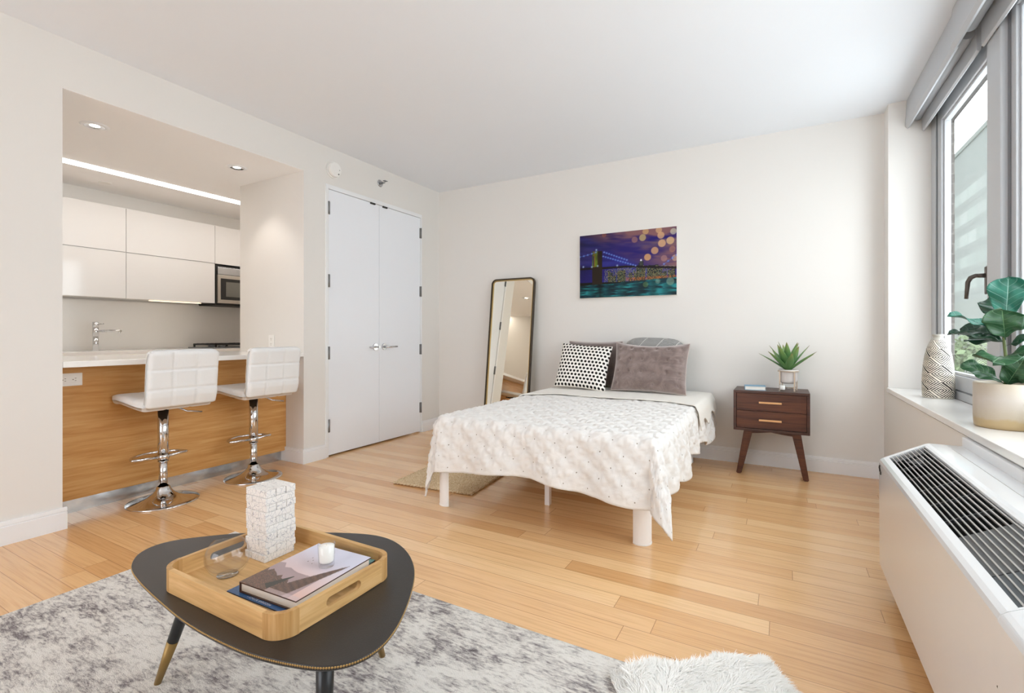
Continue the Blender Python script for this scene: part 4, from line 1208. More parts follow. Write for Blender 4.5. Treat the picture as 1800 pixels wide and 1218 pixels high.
# ------------------------------------------------------------------ window
def win_struct(name):
    d = bpy.data.objects.new(name, None); COL.objects.link(d); WORLD[d] = (0, 0, 0); return struct(d)
def window(name, ya, yb, zb, zt, handle, xo=0.0, fw=0.10, g=0.085, gap=0.005):
    """ya far edge, yb near edge; frame depth from x=.86 to .95"""
    w = win_struct(name)
    b = MB()
    b.box(0.885 + xo, 0.955, ya - fw, ya, zb, zt, bev=0.002); b.box(0.885 + xo, 0.955, yb, yb + fw, zb, zt, bev=0.002)
    b.box(0.885 + xo, 0.955, yb + fw, ya - fw, zb, zb + 0.045, bev=0.002); b.box(0.885 + xo, 0.955, yb + fw, ya - fw, zt - 0.05, zt, bev=0.002)
    b.build('frame', M['window_grey'], w)
    b = MB()
    s0, s1 = yb + fw + gap, ya - fw - gap
    for (a0, a1, c0, c1) in ((s1 - g, s1, zb + 0.05, zt - 0.055), (s0, s0 + g, zb + 0.05, zt - 0.055), (s0 + g, s1 - g, zb + 0.05, zb + 0.05 + g), (s0 + g, s1 - g, zt - 0.055 - g, zt - 0.055)):
        b.box(0.895 + xo, 0.945, a0, a1, c0, c1, bev=0.003)
    # stepped glazing bead
    e = 0.016
    i0, i1, j0, j1 = s0 + g, s1 - g, zb + 0.05 + g, zt - 0.055 - g
    for (a0, a1, c0, c1) in ((i1 - e, i1, j0, j1), (i0, i0 + e, j0, j1), (i0 + e, i1 - e, j0, j0 + e), (i0 + e, i1 - e, j1 - e, j1)):
        b.box(0.908 + xo, 0.940, a0, a1, c0, c1, bev=0.003)
    sa = b.build('sash', M['window_grey'], w)
    b = MB()
    for (a0, a1, c0, c1) in ((s1 - 0.002, s1 + gap + 0.001, zb + 0.046, zt - 0.05), (s0 - gap - 0.001, s0 + 0.002, zb + 0.046, zt - 0.05), (s0, s1, zb + 0.044, zb + 0.052), (s0, s1, zt - 0.057, zt - 0.049)):
        b.box(0.890 + xo, 0.905 + xo, a0, a1, c0, c1)
    b.build('gasket', M['window_dark'], w)
    b = MB(); b.box(0.924, 0.930, i0 + e * 0.5, i1 - e * 0.5, j0 + e * 0.5, j1 - e * 0.5); b.build('glass', M['glass_thin'], sa)
    if handle:
        hy, hz = s0 + 0.072, 1.335
        b = MB(); b.box(0.884, 0.896, hy - 0.014, hy + 0.014, hz - 0.065, hz + 0.075, bev=0.004)
        b.cone((0.885, hy, hz + 0.03), (0.855, hy, hz + 0.03), 0.012, 0.010, 14)
        b.tube([(0.880, hy, hz + 0.03), (0.850, hy + 0.003, hz + 0.031), (0.832, hy + 0.008, hz + 0.022), (0.822, hy + 0.010, hz - 0.0), (0.818, hy + 0.010, hz - 0.05), (0.816, hy + 0.010, hz - 0.085)], 0.01, 12, rs=[0.011, 0.011, 0.0115, 0.0105, 0.009, 0.008])
        b.build('handle', M['handle_dark'], sa)
    return w
ZB, ZT = 0.692, 2.60
window('window_1', 4.290, 3.10, ZB, ZT, True)
window('window_2', 3.00, 1.80, ZB, ZT, False, -0.015, 0.025, 0.05, 0.030)
window('window_3', 1.70, 0.30, ZB, ZT, False, -0.015, 0.025, 0.05, 0.030)
k = 3
for y in (3.05, 1.75, 0.25):
    b = MB(); b.box(0.850, 0.96, y - 0.085, y + 0.080, ZB, ZT, bev=0.006, seg=3)
    k += 1
    struct(b.build('trim_%d' % k, M['window_grey']))
# brick outside the opening
b = MB()
b.box(0.956, 1.00, 4.265, 4.9, -0.5, 3.2); b.box(0.956, 1.00, YR, 4.265, 2.497, 3.2); b.box(0.956, 1.00, YR, 4.265, -0.5, 0.70)
struct(b.build('wall_exterior', M['brick']))

# roller blinds
def blind(label, y0, y1, dz, dx):
    t = thing('roller_blind', label, 'roller blind', (0.80, (y0 + y1) / 2, 2.6), 'roller blinds along the top of the window')
    b = MB(); b.prism([(0.752 + dx, 2.699), (0.742 + dx, 2.52 + dz), (0.755 + dx, 2.50 + dz), (0.768 + dx, 2.507 + dz), (0.765 + dx, 2.699)], y0, y1, 'xz', bev=0.001); b.build('fascia', M['blind'], t)
    yr = y1 - 0.004 if y1 > 4 else y1 - 0.05
    b = MB(); b.cone((0.806 + dx, y0 + 0.02, 2.575), (0.806 + dx, yr, 2.575), 0.032, 0.032, 28); ro = b.build('fabric_roll', M['blind'], t)
    b = MB(); b.cone((0.806 + dx, yr, 2.575), (0.806 + dx, yr + 0.006, 2.575), 0.024, 0.024, 20); b.build('bracket', M['black'], t)
    b = MB(); b.prism([(0.832, 2.66), (0.832, 2.470 + dz), (0.842, 2.462 + dz), (0.850, 2.47 + dz), (0.850, 2.66)], y0, y1 - (0.01 if y1 > 4 else 0.06), 'xz', bev=0.001); b.build('rear_valance', M['blind'], t)
    return t
blind('grey roller blind cassette over the window nearest the back wall', 3.20, 4.286, 0.0, 0.0)
blind('grey roller blind cassette over the window nearer the room side', 1.75, 3.196, -0.012, -0.012)

# ------------------------------------------------------------------ outside
t = thing('office_building', 'pale green banded office block across the street outside the window', 'building', (15, 60, 0))
b = MB(); b.box(15, 32, 36, 210, -20, 18.6); b.build('facade', M['facade'], t, org=(0, 0, 0)).location = (-15, -60, 0)
b = MB(); b.box(14.9, 32.1, 35.9, 210, 18.6, 19.0); b.build('parapet', plain('parapet_stone', '#4a504a', 0.8), t)
def tree(label, x, y, z0, zc, r, seed):
    rr = random.Random(seed)
    t = thing('street_tree', label, 'tree', (x, y, z0), 'trees across the street')
    b = MB(); b.cone((x, y, z0), (x, y, zc), 0.25, 0.12, 10); b.build('trunk', M['bark'], t)
    b = MB()
    for i in range(2200):
        d = Vector((rr.gauss(0, 1), rr.gauss(0, 1), rr.gauss(0, 1))).normalized() * r * (0.55 + 0.45 * rr.random())
        p = Vector((x, y, zc)) + Vector((d.x, d.y, d.z * 0.9)); s = 0.16 + 0.14 * rr.random()
        a = Vector((rr.gauss(0, 1), rr.gauss(0, 1), rr.gauss(0, 1))).normalized(); c = a.orthogonal().normalized()
        b.add([(p + a * s)[:], (p + c * s * 0.6)[:], (p - a * s)[:], (p - c * s * 0.6)[:]], [(0, 1, 2, 3)])
    b.build('foliage', M['tree'], t)
tree('pale leafy tree outside low behind the vase', 10.5, 38.0, -12, -1.5, 3.2, 1)
tree('pale leafy tree outside low behind the fig leaves', 10.0, 30.0, -12, -2.6, 3.0, 2)

# ------------------------------------------------------------------ heater under the window
t = thing('wall_heater', 'cream floor standing heating unit with black top grille under the window sill', 'heater', (0.5, 1.9, 0))
HB = 0.085
full = [(0.362, HB), (0.360, 0.522), (0.364, 0.533), (0.374, 0.541), (0.515, 0.616), (0.526, 0.619), (0.632, 0.619), (0.632, HB)]
well = [(0.362, HB), (0.360, 0.522), (0.364, 0.533), (0.374, 0.541), (0.391, 0.549), (0.391, 0.485), (0.507, 0.485), (0.507, 0.611), (0.515, 0.616), (0.526, 0.619), (0.632, 0.619), (0.632, HB)]
b = MB(); b.prism(well, 1.272, 2.562, 'xz'); b.prism(full, 2.562, 2.588, 'xz'); b.prism(full, 1.268, 1.274, 'xz')
b.build('casing', M['hvac'], t)
b = MB(); b.prism([(x, z + 0.0) for x, z in [(0.3595, HB), (0.3575, 0.522), (0.362, 0.535), (0.374, 0.5435), (0.515, 0.618), (0.526, 0.621), (0.632, 0.621), (0.632, HB)]], 0.70, 1.265, 'xz', bev=0.004); b.build('end_cap', M['hvac'], t)
b = MB(); b.prism([(0.3605, HB), (0.3612, 0.30), (0.40, 0.30), (0.40, HB)], 0.72, 1.2665, 'xz'); b.box(0.3585, 0.364, 0.72, 1.2675, 0.392, 0.395); b.build('cap_seam', M['black'], t)
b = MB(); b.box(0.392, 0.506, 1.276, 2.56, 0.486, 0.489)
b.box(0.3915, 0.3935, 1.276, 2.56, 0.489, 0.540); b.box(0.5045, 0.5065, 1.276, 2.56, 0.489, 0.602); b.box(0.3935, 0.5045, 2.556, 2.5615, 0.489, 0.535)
b.build('well_shade_lining', M['dark'], t)  # near-black lining paints shade into the recess under the slats
su = Vector((0.507 - 0.391, 0, 0.611 - 0.549)); sn = Vector((-su.z, 0, su.x)).normalized(); sd = su.normalized(); SL = su.length
def slope_box(mb, a0, a1, y0, y1, n0, n1):
    o = Vector((0.391, 0, 0.549))
    P = [o + sd * a + sn * c for a, c in ((a0, n0), (a1, n0), (a1, n1), (a0, n1))]
    mb.prism([(p.x, p.z) for p in P], y0, y1, 'xz')
NS = 9
for i in range(NS):
    a = (i + 0.75) * SL / (NS + 0.5)
    b = MB(); slope_box(b, a - 0.0017, a + 0.0017, 1.276, 2.56, -0.011, -0.001); b.build('grille_slat', M['hvac_slat'], t)
for y in (1.8, 1.95, 2.1, 2.25, 2.4, 2.52):
    b = MB(); slope_box(b, 0.002, SL - 0.002, y, y + 0.006, -0.026, -0.016); b.build('cross_bar', M['hvac_plate'], t)
b = MB(); slope_box(b, 0.001, SL - 0.001, 1.425, 1.655, -0.014, -0.006)
b.build('control_lid', M['hvac_plate'], t)
b = MB(); slope_box(b, 0.001, SL - 0.001, 1.276, 1.421, -0.014, -0.006); b.build('control_lid', plain('heater_blue_grey_plate', '#4d565c', 0.4), t)
b = MB(); b.box(0.580, 0.5815, 1.275, 2.586, 0.6186, 0.6196); b.build('lid_seam', M['hvac_slat'], t)
for y in (2.45, 1.0):
    b = MB(); b.box(0.40, 0.46, y, y + 0.06, 0.0, HB); b.box(0.56, 0.62, y, y + 0.06, 0.0, HB); b.build('foot', M['black'], t)
b = MB(); b.box(0.3572, 0.3605, 2.535, 2.55, 0.478, 0.492, bev=0.001); b.tube([(0.358, 2.545, 0.49), (0.3565, 2.555, 0.505), (0.3575, 2.552, 0.515)], 0.0025, 8); b.build('latch', M['black'], t)
# trim behind it, below the sill
b = MB(); b.box(0.632, 0.650, YR, 2.60, 0.600, 0.655, bev=0.003)
struct(b.build('trim_8', M['trim']))

# ------------------------------------------------------------------ vase on the sill
VX, VY, VZ = 0.808, 3.765, 0.692
prof = [(0.071, 0.0), (0.074, 0.004), (0.0755, 0.03), (0.0765, 0.08), (0.0745, 0.14), (0.070, 0.20), (0.0635, 0.25), (0.054, 0.295), (0.0435, 0.325), (0.033, 0.345), (0.027, 0.354), (0.0245, 0.360), (0.0265, 0.366), (0.0285, 0.370), (0.0285, 0.376), (0.026, 0.378), (0.022, 0.376), (0.020, 0.360)]
def vase():
    dense = []
    for (r0, z0), (r1, z1) in zip(prof[:-1], prof[1:]):
        n = max(1, int(math.hypot(r1 - r0, z1 - z0) / 0.0014))
        for i in range(n): k = i / n; dense.append((r0 + (r1 - r0) * k, z0 + (z1 - z0) * k))
    dense.append(prof[-1])
    # smooth the radii a little
    R_ = np.array([d[0] for d in dense]); Z_ = np.array([d[1] for d in dense])
    seg = 288
    b = MB(); cols = []
    b.lathe(dense, (VX, VY, VZ), seg)
    cream, dark = np.array([236, 229, 214.]), np.array([46, 39, 34.])
    for r, z in dense:
        for i in range(seg):
            a = i / seg
            if z > 0.345 or z < 0.006: cols.append(np.array([176, 172, 162.]) if z > 0.345 else cream * 0.85); continue
            # diamond lattice: 8 round, cells 0.095 tall
            X = a * 4; Y = z / 0.098
            p = X + Y; q_ = X - Y
            cp, cq = math.floor(p), math.floor(q_)
            x, y = p - cp - 0.5, q_ - cq - 0.5
            d = max(abs(x), abs(y))
            quad = (0 if x >= abs(y) else 1 if y >= abs(x) else 2 if -x >= abs(y) else 3)
            ph = d * 2 * 4.0 + quad / 4.0 + ((cp + cq) % 2) * 0.5
            cols.append(dark if (ph % 1) < 0.5 else cream)
    b.v.append((VX, VY, VZ + 0.0005)); o = len(b.v) - 1
    for i in range(seg): b.f.append((o, (i + 1) % seg, i)); b.mi.append(0); b.sm.append(False)
    cols.append(cream)
    ob = b.build('vase', M['vase'], org=None, colors=vcols(np.array(cols)))
    return tag(ob, 'tall cream vase with black maze pattern on the window sill', 'vase')
vase()

# ------------------------------------------------------------------ fiddle-leaf fig
FX, FY, FZ = 0.787, 2.690, 0.692
t = thing('potted_fig', 'fiddle leaf fig in a cream ombre pot on the window sill', 'potted plant', (FX, FY, FZ))
b = MB(); b.lathe([(0.0, 0.0), (0.088, 0.0), (0.094, 0.004), (0.0955, 0.02), (0.097, 0.05), (0.0975, 0.12), (0.097, 0.178), (0.095, 0.182), (0.091, 0.181), (0.089, 0.175), (0.089, 0.155), (0.0, 0.153)], (FX, FY, FZ), 64)
pt = b.build('pot', M['planter'], t, org=(FX, FY, FZ))
b = MB(); b.lathe([(0.0888, 0.160), (0.0, 0.166)], (FX, FY, FZ), 32); b.build('soil', M['soil'], pt, org=(FX, FY, FZ))
b = MB(); b.tube([(FX, FY, FZ + 0.15), (FX + 0.004, FY, FZ + 0.25), (FX - 0.004, FY + 0.004, FZ + 0.36), (FX + 0.002, FY, FZ + 0.47)], 0.006, 10, rs=[0.007, 0.006, 0.005, 0.004]); b.build('stem', plain('fig_stem', '#5f6b3c', 0.6), t)
vr = Vector((0.958, -0.285, 0)); vt = Vector((-0.285, -0.958, 0)); vu = Vector((0, 0, 1))
def fig_leaf(h, d, L, W, mat, face=None, droop=0.15, cup=0.15, off=(0, 0)):
    """d = (right, toward the room, up) direction; face = which way the upper side looks"""
    base = Vector((FX, FY, FZ + h)) + vr * off[0] + vt * off[1]
    D = (vr * d[0] + vt * d[1] + vu * d[2]).normalized()
    f = face or (0, 0.4, 1)
    N_ = (vr * f[0] + vt * f[1] + vu * f[2]); N_ = (N_ - D * N_.dot(D)).normalized()
    Sd = D.cross(N_)
    pet = 0.10
    def fn(u, v):
        a = u * 2 - 1
        k = max(0.0, (v - pet) / (1 - pet))
        # obovate: narrow at the stalk, widest near two thirds
        w = W / 2 * (k ** 0.62) * max(0.0, 1 - k ** 3.6) ** 0.5 * 1.16 if k > 0 else 0.0
        w = max(w, 0.0016)
        p = base + D * (v * L) - N_ * droop * L * v * v
        wav = 0.012 * math.sin(v * 13 + a * 2.0) * abs(a)
        return p + Sd * a * w + N_ * (cup * w * a * a + wav * (1 if k > 0.05 else 0) - 0.10 * w * math.exp(-(a / 0.12) ** 2) * 0.6)
    mb = MB(); mb.grid(fn, 18, 24); o = mb.build('leaf', mat, t, org=(FX, FY, FZ))
    md = o.modifiers.new('thick', 'SOLIDIFY'); md.thickness = 0.0009
    return o
G, T_, K = M['fig'], M['fig_teal'], M['fig_dark']
fig_leaf(0.175, (-0.76, 0.25, 0.62), 0.150, 0.085, G, (0.1, 0.8, 0.6), 0.20)
fig_leaf(0.165, (0.25, 0.55, 0.62), 0.150, 0.125, G, (0, 0.9, 0.25), 0.15)
fig_leaf(0.285, (-0.12, 0.85, 0.12), 0.195, 0.180, G, (0.0, 0.75, 0.9), 0.22)
fig_leaf(0.345, (-0.92, 0.10, 0.36), 0.175, 0.085, K, (-0.2, 0.1, 1), 0.14)
fig_leaf(0.385, (-0.88, -0.05, 0.52), 0.190, 0.080, T_, (0.35, 0.25, 1), 0.10)
fig_leaf(0.375, (-0.60, -0.35, 0.15), 0.17, 0.12, K, (-0.1, 0.6, 0.8), 0.12)
fig_leaf(0.345, (-0.50, -0.5, 0.15), 0.17, 0.12, K, (-0.1, 0.6, 0.8), 0.12)
fig_leaf(0.355, (-0.05, 0.45, 0.65), 0.145, 0.155, G, (0, 1, -0.15), 0.05)
fig_leaf(0.425, (0.05, -0.05, 0.85), 0.185, 0.150, T_, (-0.15, 1, 0.25), -0.08)
fig_leaf(0.33, (0.55, 0.35, 0.35), 0.18, 0.12, K, (0, 0.5, 1), 0.15)
fig_leaf(0.29, (0.75, 0.3, 0.3), 0.19, 0.13, G, (0, 0.6, 1), 0.2)
fig_leaf(0.39, (0.75, -0.1, 0.45), 0.19, 0.13, G, (0, 0.4, 1), 0.15)
fig_leaf(0.22, (0.5, -0.3, 0.3), 0.17, 0.11, K, (0, 0.4, 1), 0.2)
fig_leaf(0.42, (-0.25, -0.5, 0.6), 0.17, 0.12, K, (0, 0.6, 0.6), 0.1)

# ------------------------------------------------------------------ rug & fur
b = MB()
b.box(-2.572, -0.17, -0.55, 1.546, 0.0005, 0.011, bev=0.004)
tag(b.build('area_rug', M['rug']), 'large distressed grey and cream rug under the coffee table', 'rug')

t = thing('fur_throw', 'shaggy white fur throw lying on the floor at the edge of the rug', 'fur throw', (-0.25, 1.4, 0))
fc = [(-0.46, 1.44), (-0.42, 1.50), (-0.38, 1.555), (-0.30, 1.575), (-0.235, 1.64), (-0.155, 1.70), (-0.055, 1.755), (-0.015, 1.70), (0.03, 1.60), (0.11, 1.42), (0.17, 1.10), (0.05, 0.98), (-0.2, 0.95), (-0.37, 1.05), (-0.40, 1.25), (-0.40, 1.36)]
def inside(x, y):
    c = False; n = len(fc)
    for i in range(n):
        (xa, ya), (xb, yb) = fc[i], fc[i - 1]
        if (ya > y) != (yb > y) and x < (xb - xa) * (y - ya) / (yb - ya) + xa: c = not c
    return c
def edge_d(x, y):
    best = 9
    n = len(fc)
    for i in range(n):
        ax_, ay_ = fc[i]; bx_, by_ = fc[i - 1]
        k = max(0, min(1, ((x - ax_) * (bx_ - ax_) + (y - ay_) * (by_ - ay_)) / ((bx_ - ax_) ** 2 + (by_ - ay_) ** 2 + 1e-9)))
        best = min(best, math.hypot(x - ax_ - k * (bx_ - ax_), y - ay_ - k * (by_ - ay_)))
    return best
fcx, fcy = -0.14, 1.35
def hide_z(x, y):
    return 0.014 + 0.030 * smoothstep(0, 0.06, edge_d(x, y)) + 0.010 * mn.noise(Vector((x * 9, y * 9, 0)))
b = MB(); NR, NA = 14, 96
def outline(a):
    a = a % 1 * len(fc); i = int(a); k = a - i
    p, q_ = fc[i % len(fc)], fc[(i + 1) % len(fc)]
    return p[0] + (q_[0] - p[0]) * k, p[1] + (q_[1] - p[1]) * k
def hide_fn(u, v):
    x, y = outline(u); x = fcx + (x - fcx) * v; y = fcy + (y - fcy) * v
    return (x, y, 0.013 if v > 0.999 else hide_z(x, y))
b.grid(hide_fn, NA, NR); b.build('hide', M['hide'], t)
b = MB(); rf = random.Random(11)
cnt = 0
while cnt < 27000:
    x = rf.uniform(-0.47, 0.18); y = rf.uniform(0.94, 1.77)
    if not inside(x, y): continue
    if y < 1.2 and rf.random() < 0.6: continue
    cnt += 1
    z = hide_z(x, y) - 0.004
    cl = mn.noise(Vector((x * 14, y * 14, 5))) * 2.2; ed = edge_d(x, y)
    out = Vector((x - fcx, y - fcy, 0)).normalized()
    fl = Vector((math.cos(cl + 0.8), math.sin(cl + 0.8), 0)) * 0.8 + out * (0.9 if ed < 0.05 else 0.35)
    fl = fl + Vector((rf.gauss(0, .25), rf.gauss(0, .25), 0))
    L = 0.040 + 0.022 * rf.random()
    d0 = Vector((fl.x * 0.5, fl.y * 0.5, 0.9)).normalized(); d1 = Vector((fl.x, fl.y, 0.12 if ed > 0.03 else -0.15)).normalized()
    sdv = Vector((-fl.y, fl.x, 0)).normalized() * (0.0006 + 0.0005 * rf.random())
    p0 = Vector((x, y, z)); p1 = p0 + d0 * L * 0.35; p2 = p1 + d1 * L * 0.4; p3 = p2 + (d1 + Vector((0, 0, -0.25))).normalized() * L * 0.35
    for p in (p1, p2, p3): p.z = max(p.z, 0.0125)
    b.add([(p0 - sdv)[:], (p0 + sdv)[:], (p1 - sdv)[:], (p1 + sdv)[:], (p2 - sdv * .8)[:], (p2 + sdv * .8)[:], p3[:]], [(0, 1, 3, 2), (2, 3, 5, 4), (4, 5, 6)], 0, True)
fo = b.build('fur_pile', M['fur'], t); fo['kind'] = 'stuff'

# ------------------------------------------------------------------ coffee table
TH = 0.42
TO = [(-1.576, 0.654), (-1.631, 0.681), (-1.672, 0.713), (-1.694, 0.763), (-1.678, 0.819), (-1.615, 0.889), (-1.54, 0.957), (-1.43, 1.023), (-1.332, 1.078), (-1.255, 1.116), (-1.192, 1.142), (-1.13, 1.156), (-1.063, 1.149), (-0.984, 1.115), (-0.915, 1.063), (-0.869, 1.014), (-0.826, 0.954), (-0.786, 0.888), (-0.753, 0.823), (-0.737, 0.774), (-0.732, 0.74), (-0.736, 0.705), (-0.751, 0.675), (-0.774, 0.653), (-0.803, 0.637), (-0.864, 0.618), (-0.919, 0.606), (-0.965, 0.599), (-1.037, 0.595), (-1.123, 0.594), (-1.215, 0.599), (-1.299, 0.609), (-1.393, 0.621), (-1.484, 0.635)]
def closed_curve(pts, n, sm=2):
    P = [Vector((x, y, 0)) for x, y in pts]
    for _ in range(sm):
        Q = []
        for i in range(len(P)):
            a, c = P[i], P[(i + 1) % len(P)]; Q += [a * .75 + c * .25, a * .25 + c * .75]
        P = Q
    L = [0]
    for i in range(len(P)): L.append(L[-1] + (P[(i + 1) % len(P)] - P[i]).length)
    out = []; j = 0
    for i in range(n):
        s = L[-1] * i / n
        while L[j + 1] < s: j += 1
        k = (s - L[j]) / (L[j + 1] - L[j]); out.append(P[j].lerp(P[(j + 1) % len(P)], k))
    return out
rim = closed_curve(TO, 240)
tcx, tcy = -1.17, 0.84
t = thing('coffee_table', 'black three lobed coffee table with brass studded rim on the rug', 'coffee table', (tcx, tcy, 0))
def scale_rim(k): return [(tcx + (p.x - tcx) * k, tcy + (p.y - tcy) * k) for p in rim]
b = MB()
n = len(rim)
rings = [(1.0, TH - 0.004), (0.997, TH - 0.0005), (0.992, TH)]
lay = [(0.92, TH - 0.026), (0.985, TH - 0.014), (0.998, TH - 0.010), (1.0, TH - 0.007), (1.0, TH - 0.0016), (0.998, TH - 0.0004), (0.995, TH)]
vs = []
for k, z in lay: vs += [(x, y, z) for x, y in scale_rim(k)]
fs = []
for j in range(len(lay) - 1):
    for i in range(n): fs.append((j * n + i, j * n + (i + 1) % n, (j + 1) * n + (i + 1) % n, (j + 1) * n + i))
b.add(vs, fs, 0, True)
b.f.append(tuple(range((len(lay) - 1) * n, len(lay) * n))); b.mi.append(0); b.sm.append(False)
b.f.append(tuple(range(n))[::-1]); b.mi.append(0); b.sm.append(False)
b.build('tabletop', M['table_black'], t)
# studs round the rim: a low dome each
NST = 440
studs = closed_curve(TO, NST)
def stud_mesh(mb, p, q_):
    out = Vector((p.x - tcx, p.y - tcy, 0)); tang = (q_ - p).normalized(); nr = Vector((tang.y, -tang.x, 0))
    if nr.dot(out) < 0: nr = -nr
    c = Vector((p.x, p.y, TH - 0.0042)) - nr * 0.0006
    up = Vector((0, 0, 1))
    for rr_, hh in ((0.0027, 0.0), (0.0023, 0.0012), (0.0012, 0.0019)):
        for i in range(8):
            a = 2 * PI * i / 8; mb.v.append((c + (tang * math.cos(a) + up * math.sin(a)) * rr_ + nr * hh)[:])
    o = len(mb.v) - 24
    for j in range(2):
        for i in range(8): mb.f.append((o + j * 8 + i, o + j * 8 + (i + 1) % 8, o + (j + 1) * 8 + (i + 1) % 8, o + (j + 1) * 8 + i)); mb.mi.append(0); mb.sm.append(True)
    mb.f.append(tuple(o + 16 + i for i in range(8))); mb.mi.append(0); mb.sm.append(True)
order = sorted(range(NST), key=lambda i: studs[i].x * -0.4884 + studs[i].y * 0.8726)
near = set(order[:100])
rest = MB()
for i in range(NST):
    p, q_ = studs[i], studs[(i + 1) % NST]
    if i in near:
        b = MB(); stud_mesh(b, p, q_); b.build('nailhead', M['gold'], t)
    else:
        stud_mesh(rest, p, q_)
rest.build('nailhead', M['gold'], t)['kind'] = 'stuff'
for (fx, fy), (tx, ty) in (((-1.655, 0.756), (-1.50, 0.80)), ((-1.150, 1.182), (-1.135, 1.04)), ((-0.845, 0.692), (-0.885, 0.735))):
    F, Tp = Vector((fx, fy, 0.0118)), Vector((tx, ty, TH - 0.024))
    mid_ = F.lerp(Tp, 0.36)
    b = MB(); b.cone(mid_, Tp, 0.0155, 0.0205, 24); lg = b.build('leg', M['leg_black'], t)
    b = MB(); b.cone(F, mid_ + (Tp - F) * 0.002, 0.0095, 0.0158, 24); b.build('brass_ferrule', M['brass_tip'], lg)

# ------------------------------------------------------------------ tray
TX0, TX1, TY0, TY1 = -1.398, -0.916, 0.640, 0.990
t = thing('serving_tray', 'oak tray with rounded corners on the black coffee table', 'tray', ((TX0 + TX1) / 2, (TY0 + TY1) / 2, TH))
def rr2(x0, x1, y0, y1, r, n=10):
    pts = []
    for cx, cy, a0 in ((x1 - r, y1 - r, 0), (x0 + r, y1 - r, 90), (x0 + r, y0 + r, 180), (x1 - r, y0 + r, 270)):
        for i in range(n + 1):
            a = math.radians(a0 + 90 * i / n); pts.append((cx + r * math.cos(a), cy + r * math.sin(a)))
    return pts
ZF, ZR = TH + 0.0008, TH + 0.057
b = MB(); b.prism(rr2(TX0 + 0.006, TX1 - 0.006, TY0 + 0.006, TY1 - 0.006, 0.045), ZF + 0.003, ZF + 0.011, 'xy'); b.build('bottom', M['tray'], t)
# wall with a slot through each short side: built as strips along the contour
outp = rr2(TX0, TX1, TY0, TY1, 0.052, 10); inp = rr2(TX0 + 0.012, TX1 - 0.012, TY0 + 0.012, TY1 - 0.012, 0.040, 10)
def wall_part(idx):
    mb = MB(); n_ = len(outp)
    vs = []; fs = []
    seq = idx
    for i in seq:
        o, q_ = outp[i % n_], inp[i % n_]
        vs += [(o[0], o[1], ZF), (o[0], o[1], ZR), (q_[0], q_[1], ZR), (q_[0], q_[1], ZF)]
    for j in range(len(seq) - 1):
        a, c = 4 * j, 4 * (j + 1)
        for e in range(4): fs.append((a + e, a + (e + 1) % 4, c + (e + 1) % 4, c + e))
    fs.append((0, 1, 2, 3)); m_ = 4 * (len(seq) - 1); fs.append((m_ + 3, m_ + 2, m_ + 1, m_))
    mb.add(vs, fs, 0, False)
    return mb
# contour order: corner (x1,y1) 0-10, (x0,y1) 11-21, (x0,y0) 22-32, (x1,y0) 33-43
wall_part([10, 11]).build('rim', M['tray'], t)
wall_part([32, 33]).build('rim', M['tray'], t)
for s in (0, 11, 22, 33): wall_part(list(range(s, s + 11))).build('corner', M['tray_z'], t)
def slot_side(x0, x1, ya, yb):
    """short side with a stadium-shaped hand hole"""
    sy0, sy1 = (ya + yb) / 2 - 0.052, (ya + yb) / 2 + 0.052; sz0, sz1 = TH + 0.020, TH + 0.042; r = (sz1 - sz0) / 2; zc = (sz0 + sz1) / 2
    hole = []
    for i in range(13):
        a = -PI / 2 + PI * i / 12; hole.append((sy1 - r + r * math.cos(a), zc + r * math.sin(a)))
    for i in range(13):
        a = PI / 2 + PI * i / 12; hole.append((sy0 + r + r * math.cos(a), zc + r * math.sin(a)))
    # outer loop points matched to the hole points
    outer = []
    for (y, z) in hole:
        dy, dz = y - (ya + yb) / 2, z - zc
        if abs(y - (sy0 + sy1) / 2) <= (sy1 - sy0) / 2 - r + 1e-6: outer.append((y, ZR if dz > 0 else ZF))
        else:
            yy = yb if dy > 0 else ya; outer.append((yy, zc + (ZR - zc if dz > 0 else zc - ZF) * (dz / r)))
    n_ = len(hole); mb = MB(); vs = []
    for x in (x0, x1): vs += [(x, y, z) for y, z in hole] + [(x, y, z) for y, z in outer]
    fs = []
    for i in range(n_):
        j = (i + 1) % n_
        fs += [(i, j, n_ + j, n_ + i), (2 * n_ + j, 2 * n_ + i, 3 * n_ + i, 3 * n_ + j), (j, i, 2 * n_ + i, 2 * n_ + j), (n_ + i, n_ + j, 3 * n_ + j, 3 * n_ + i)]
    # corners of the side left open by the matching
    mb.add(vs, fs, 0, False)
    for yy in (ya, yb):
        pass
    return mb
ya, yb = outp[43][1], outp[0][1]
slot_side(TX1 - 0.012, TX1, ya, yb).build('handle_side', M['tray_y'], t)
slot_side(TX0, TX0 + 0.012, ya, yb).build('handle_side', M['tray_y'], t)

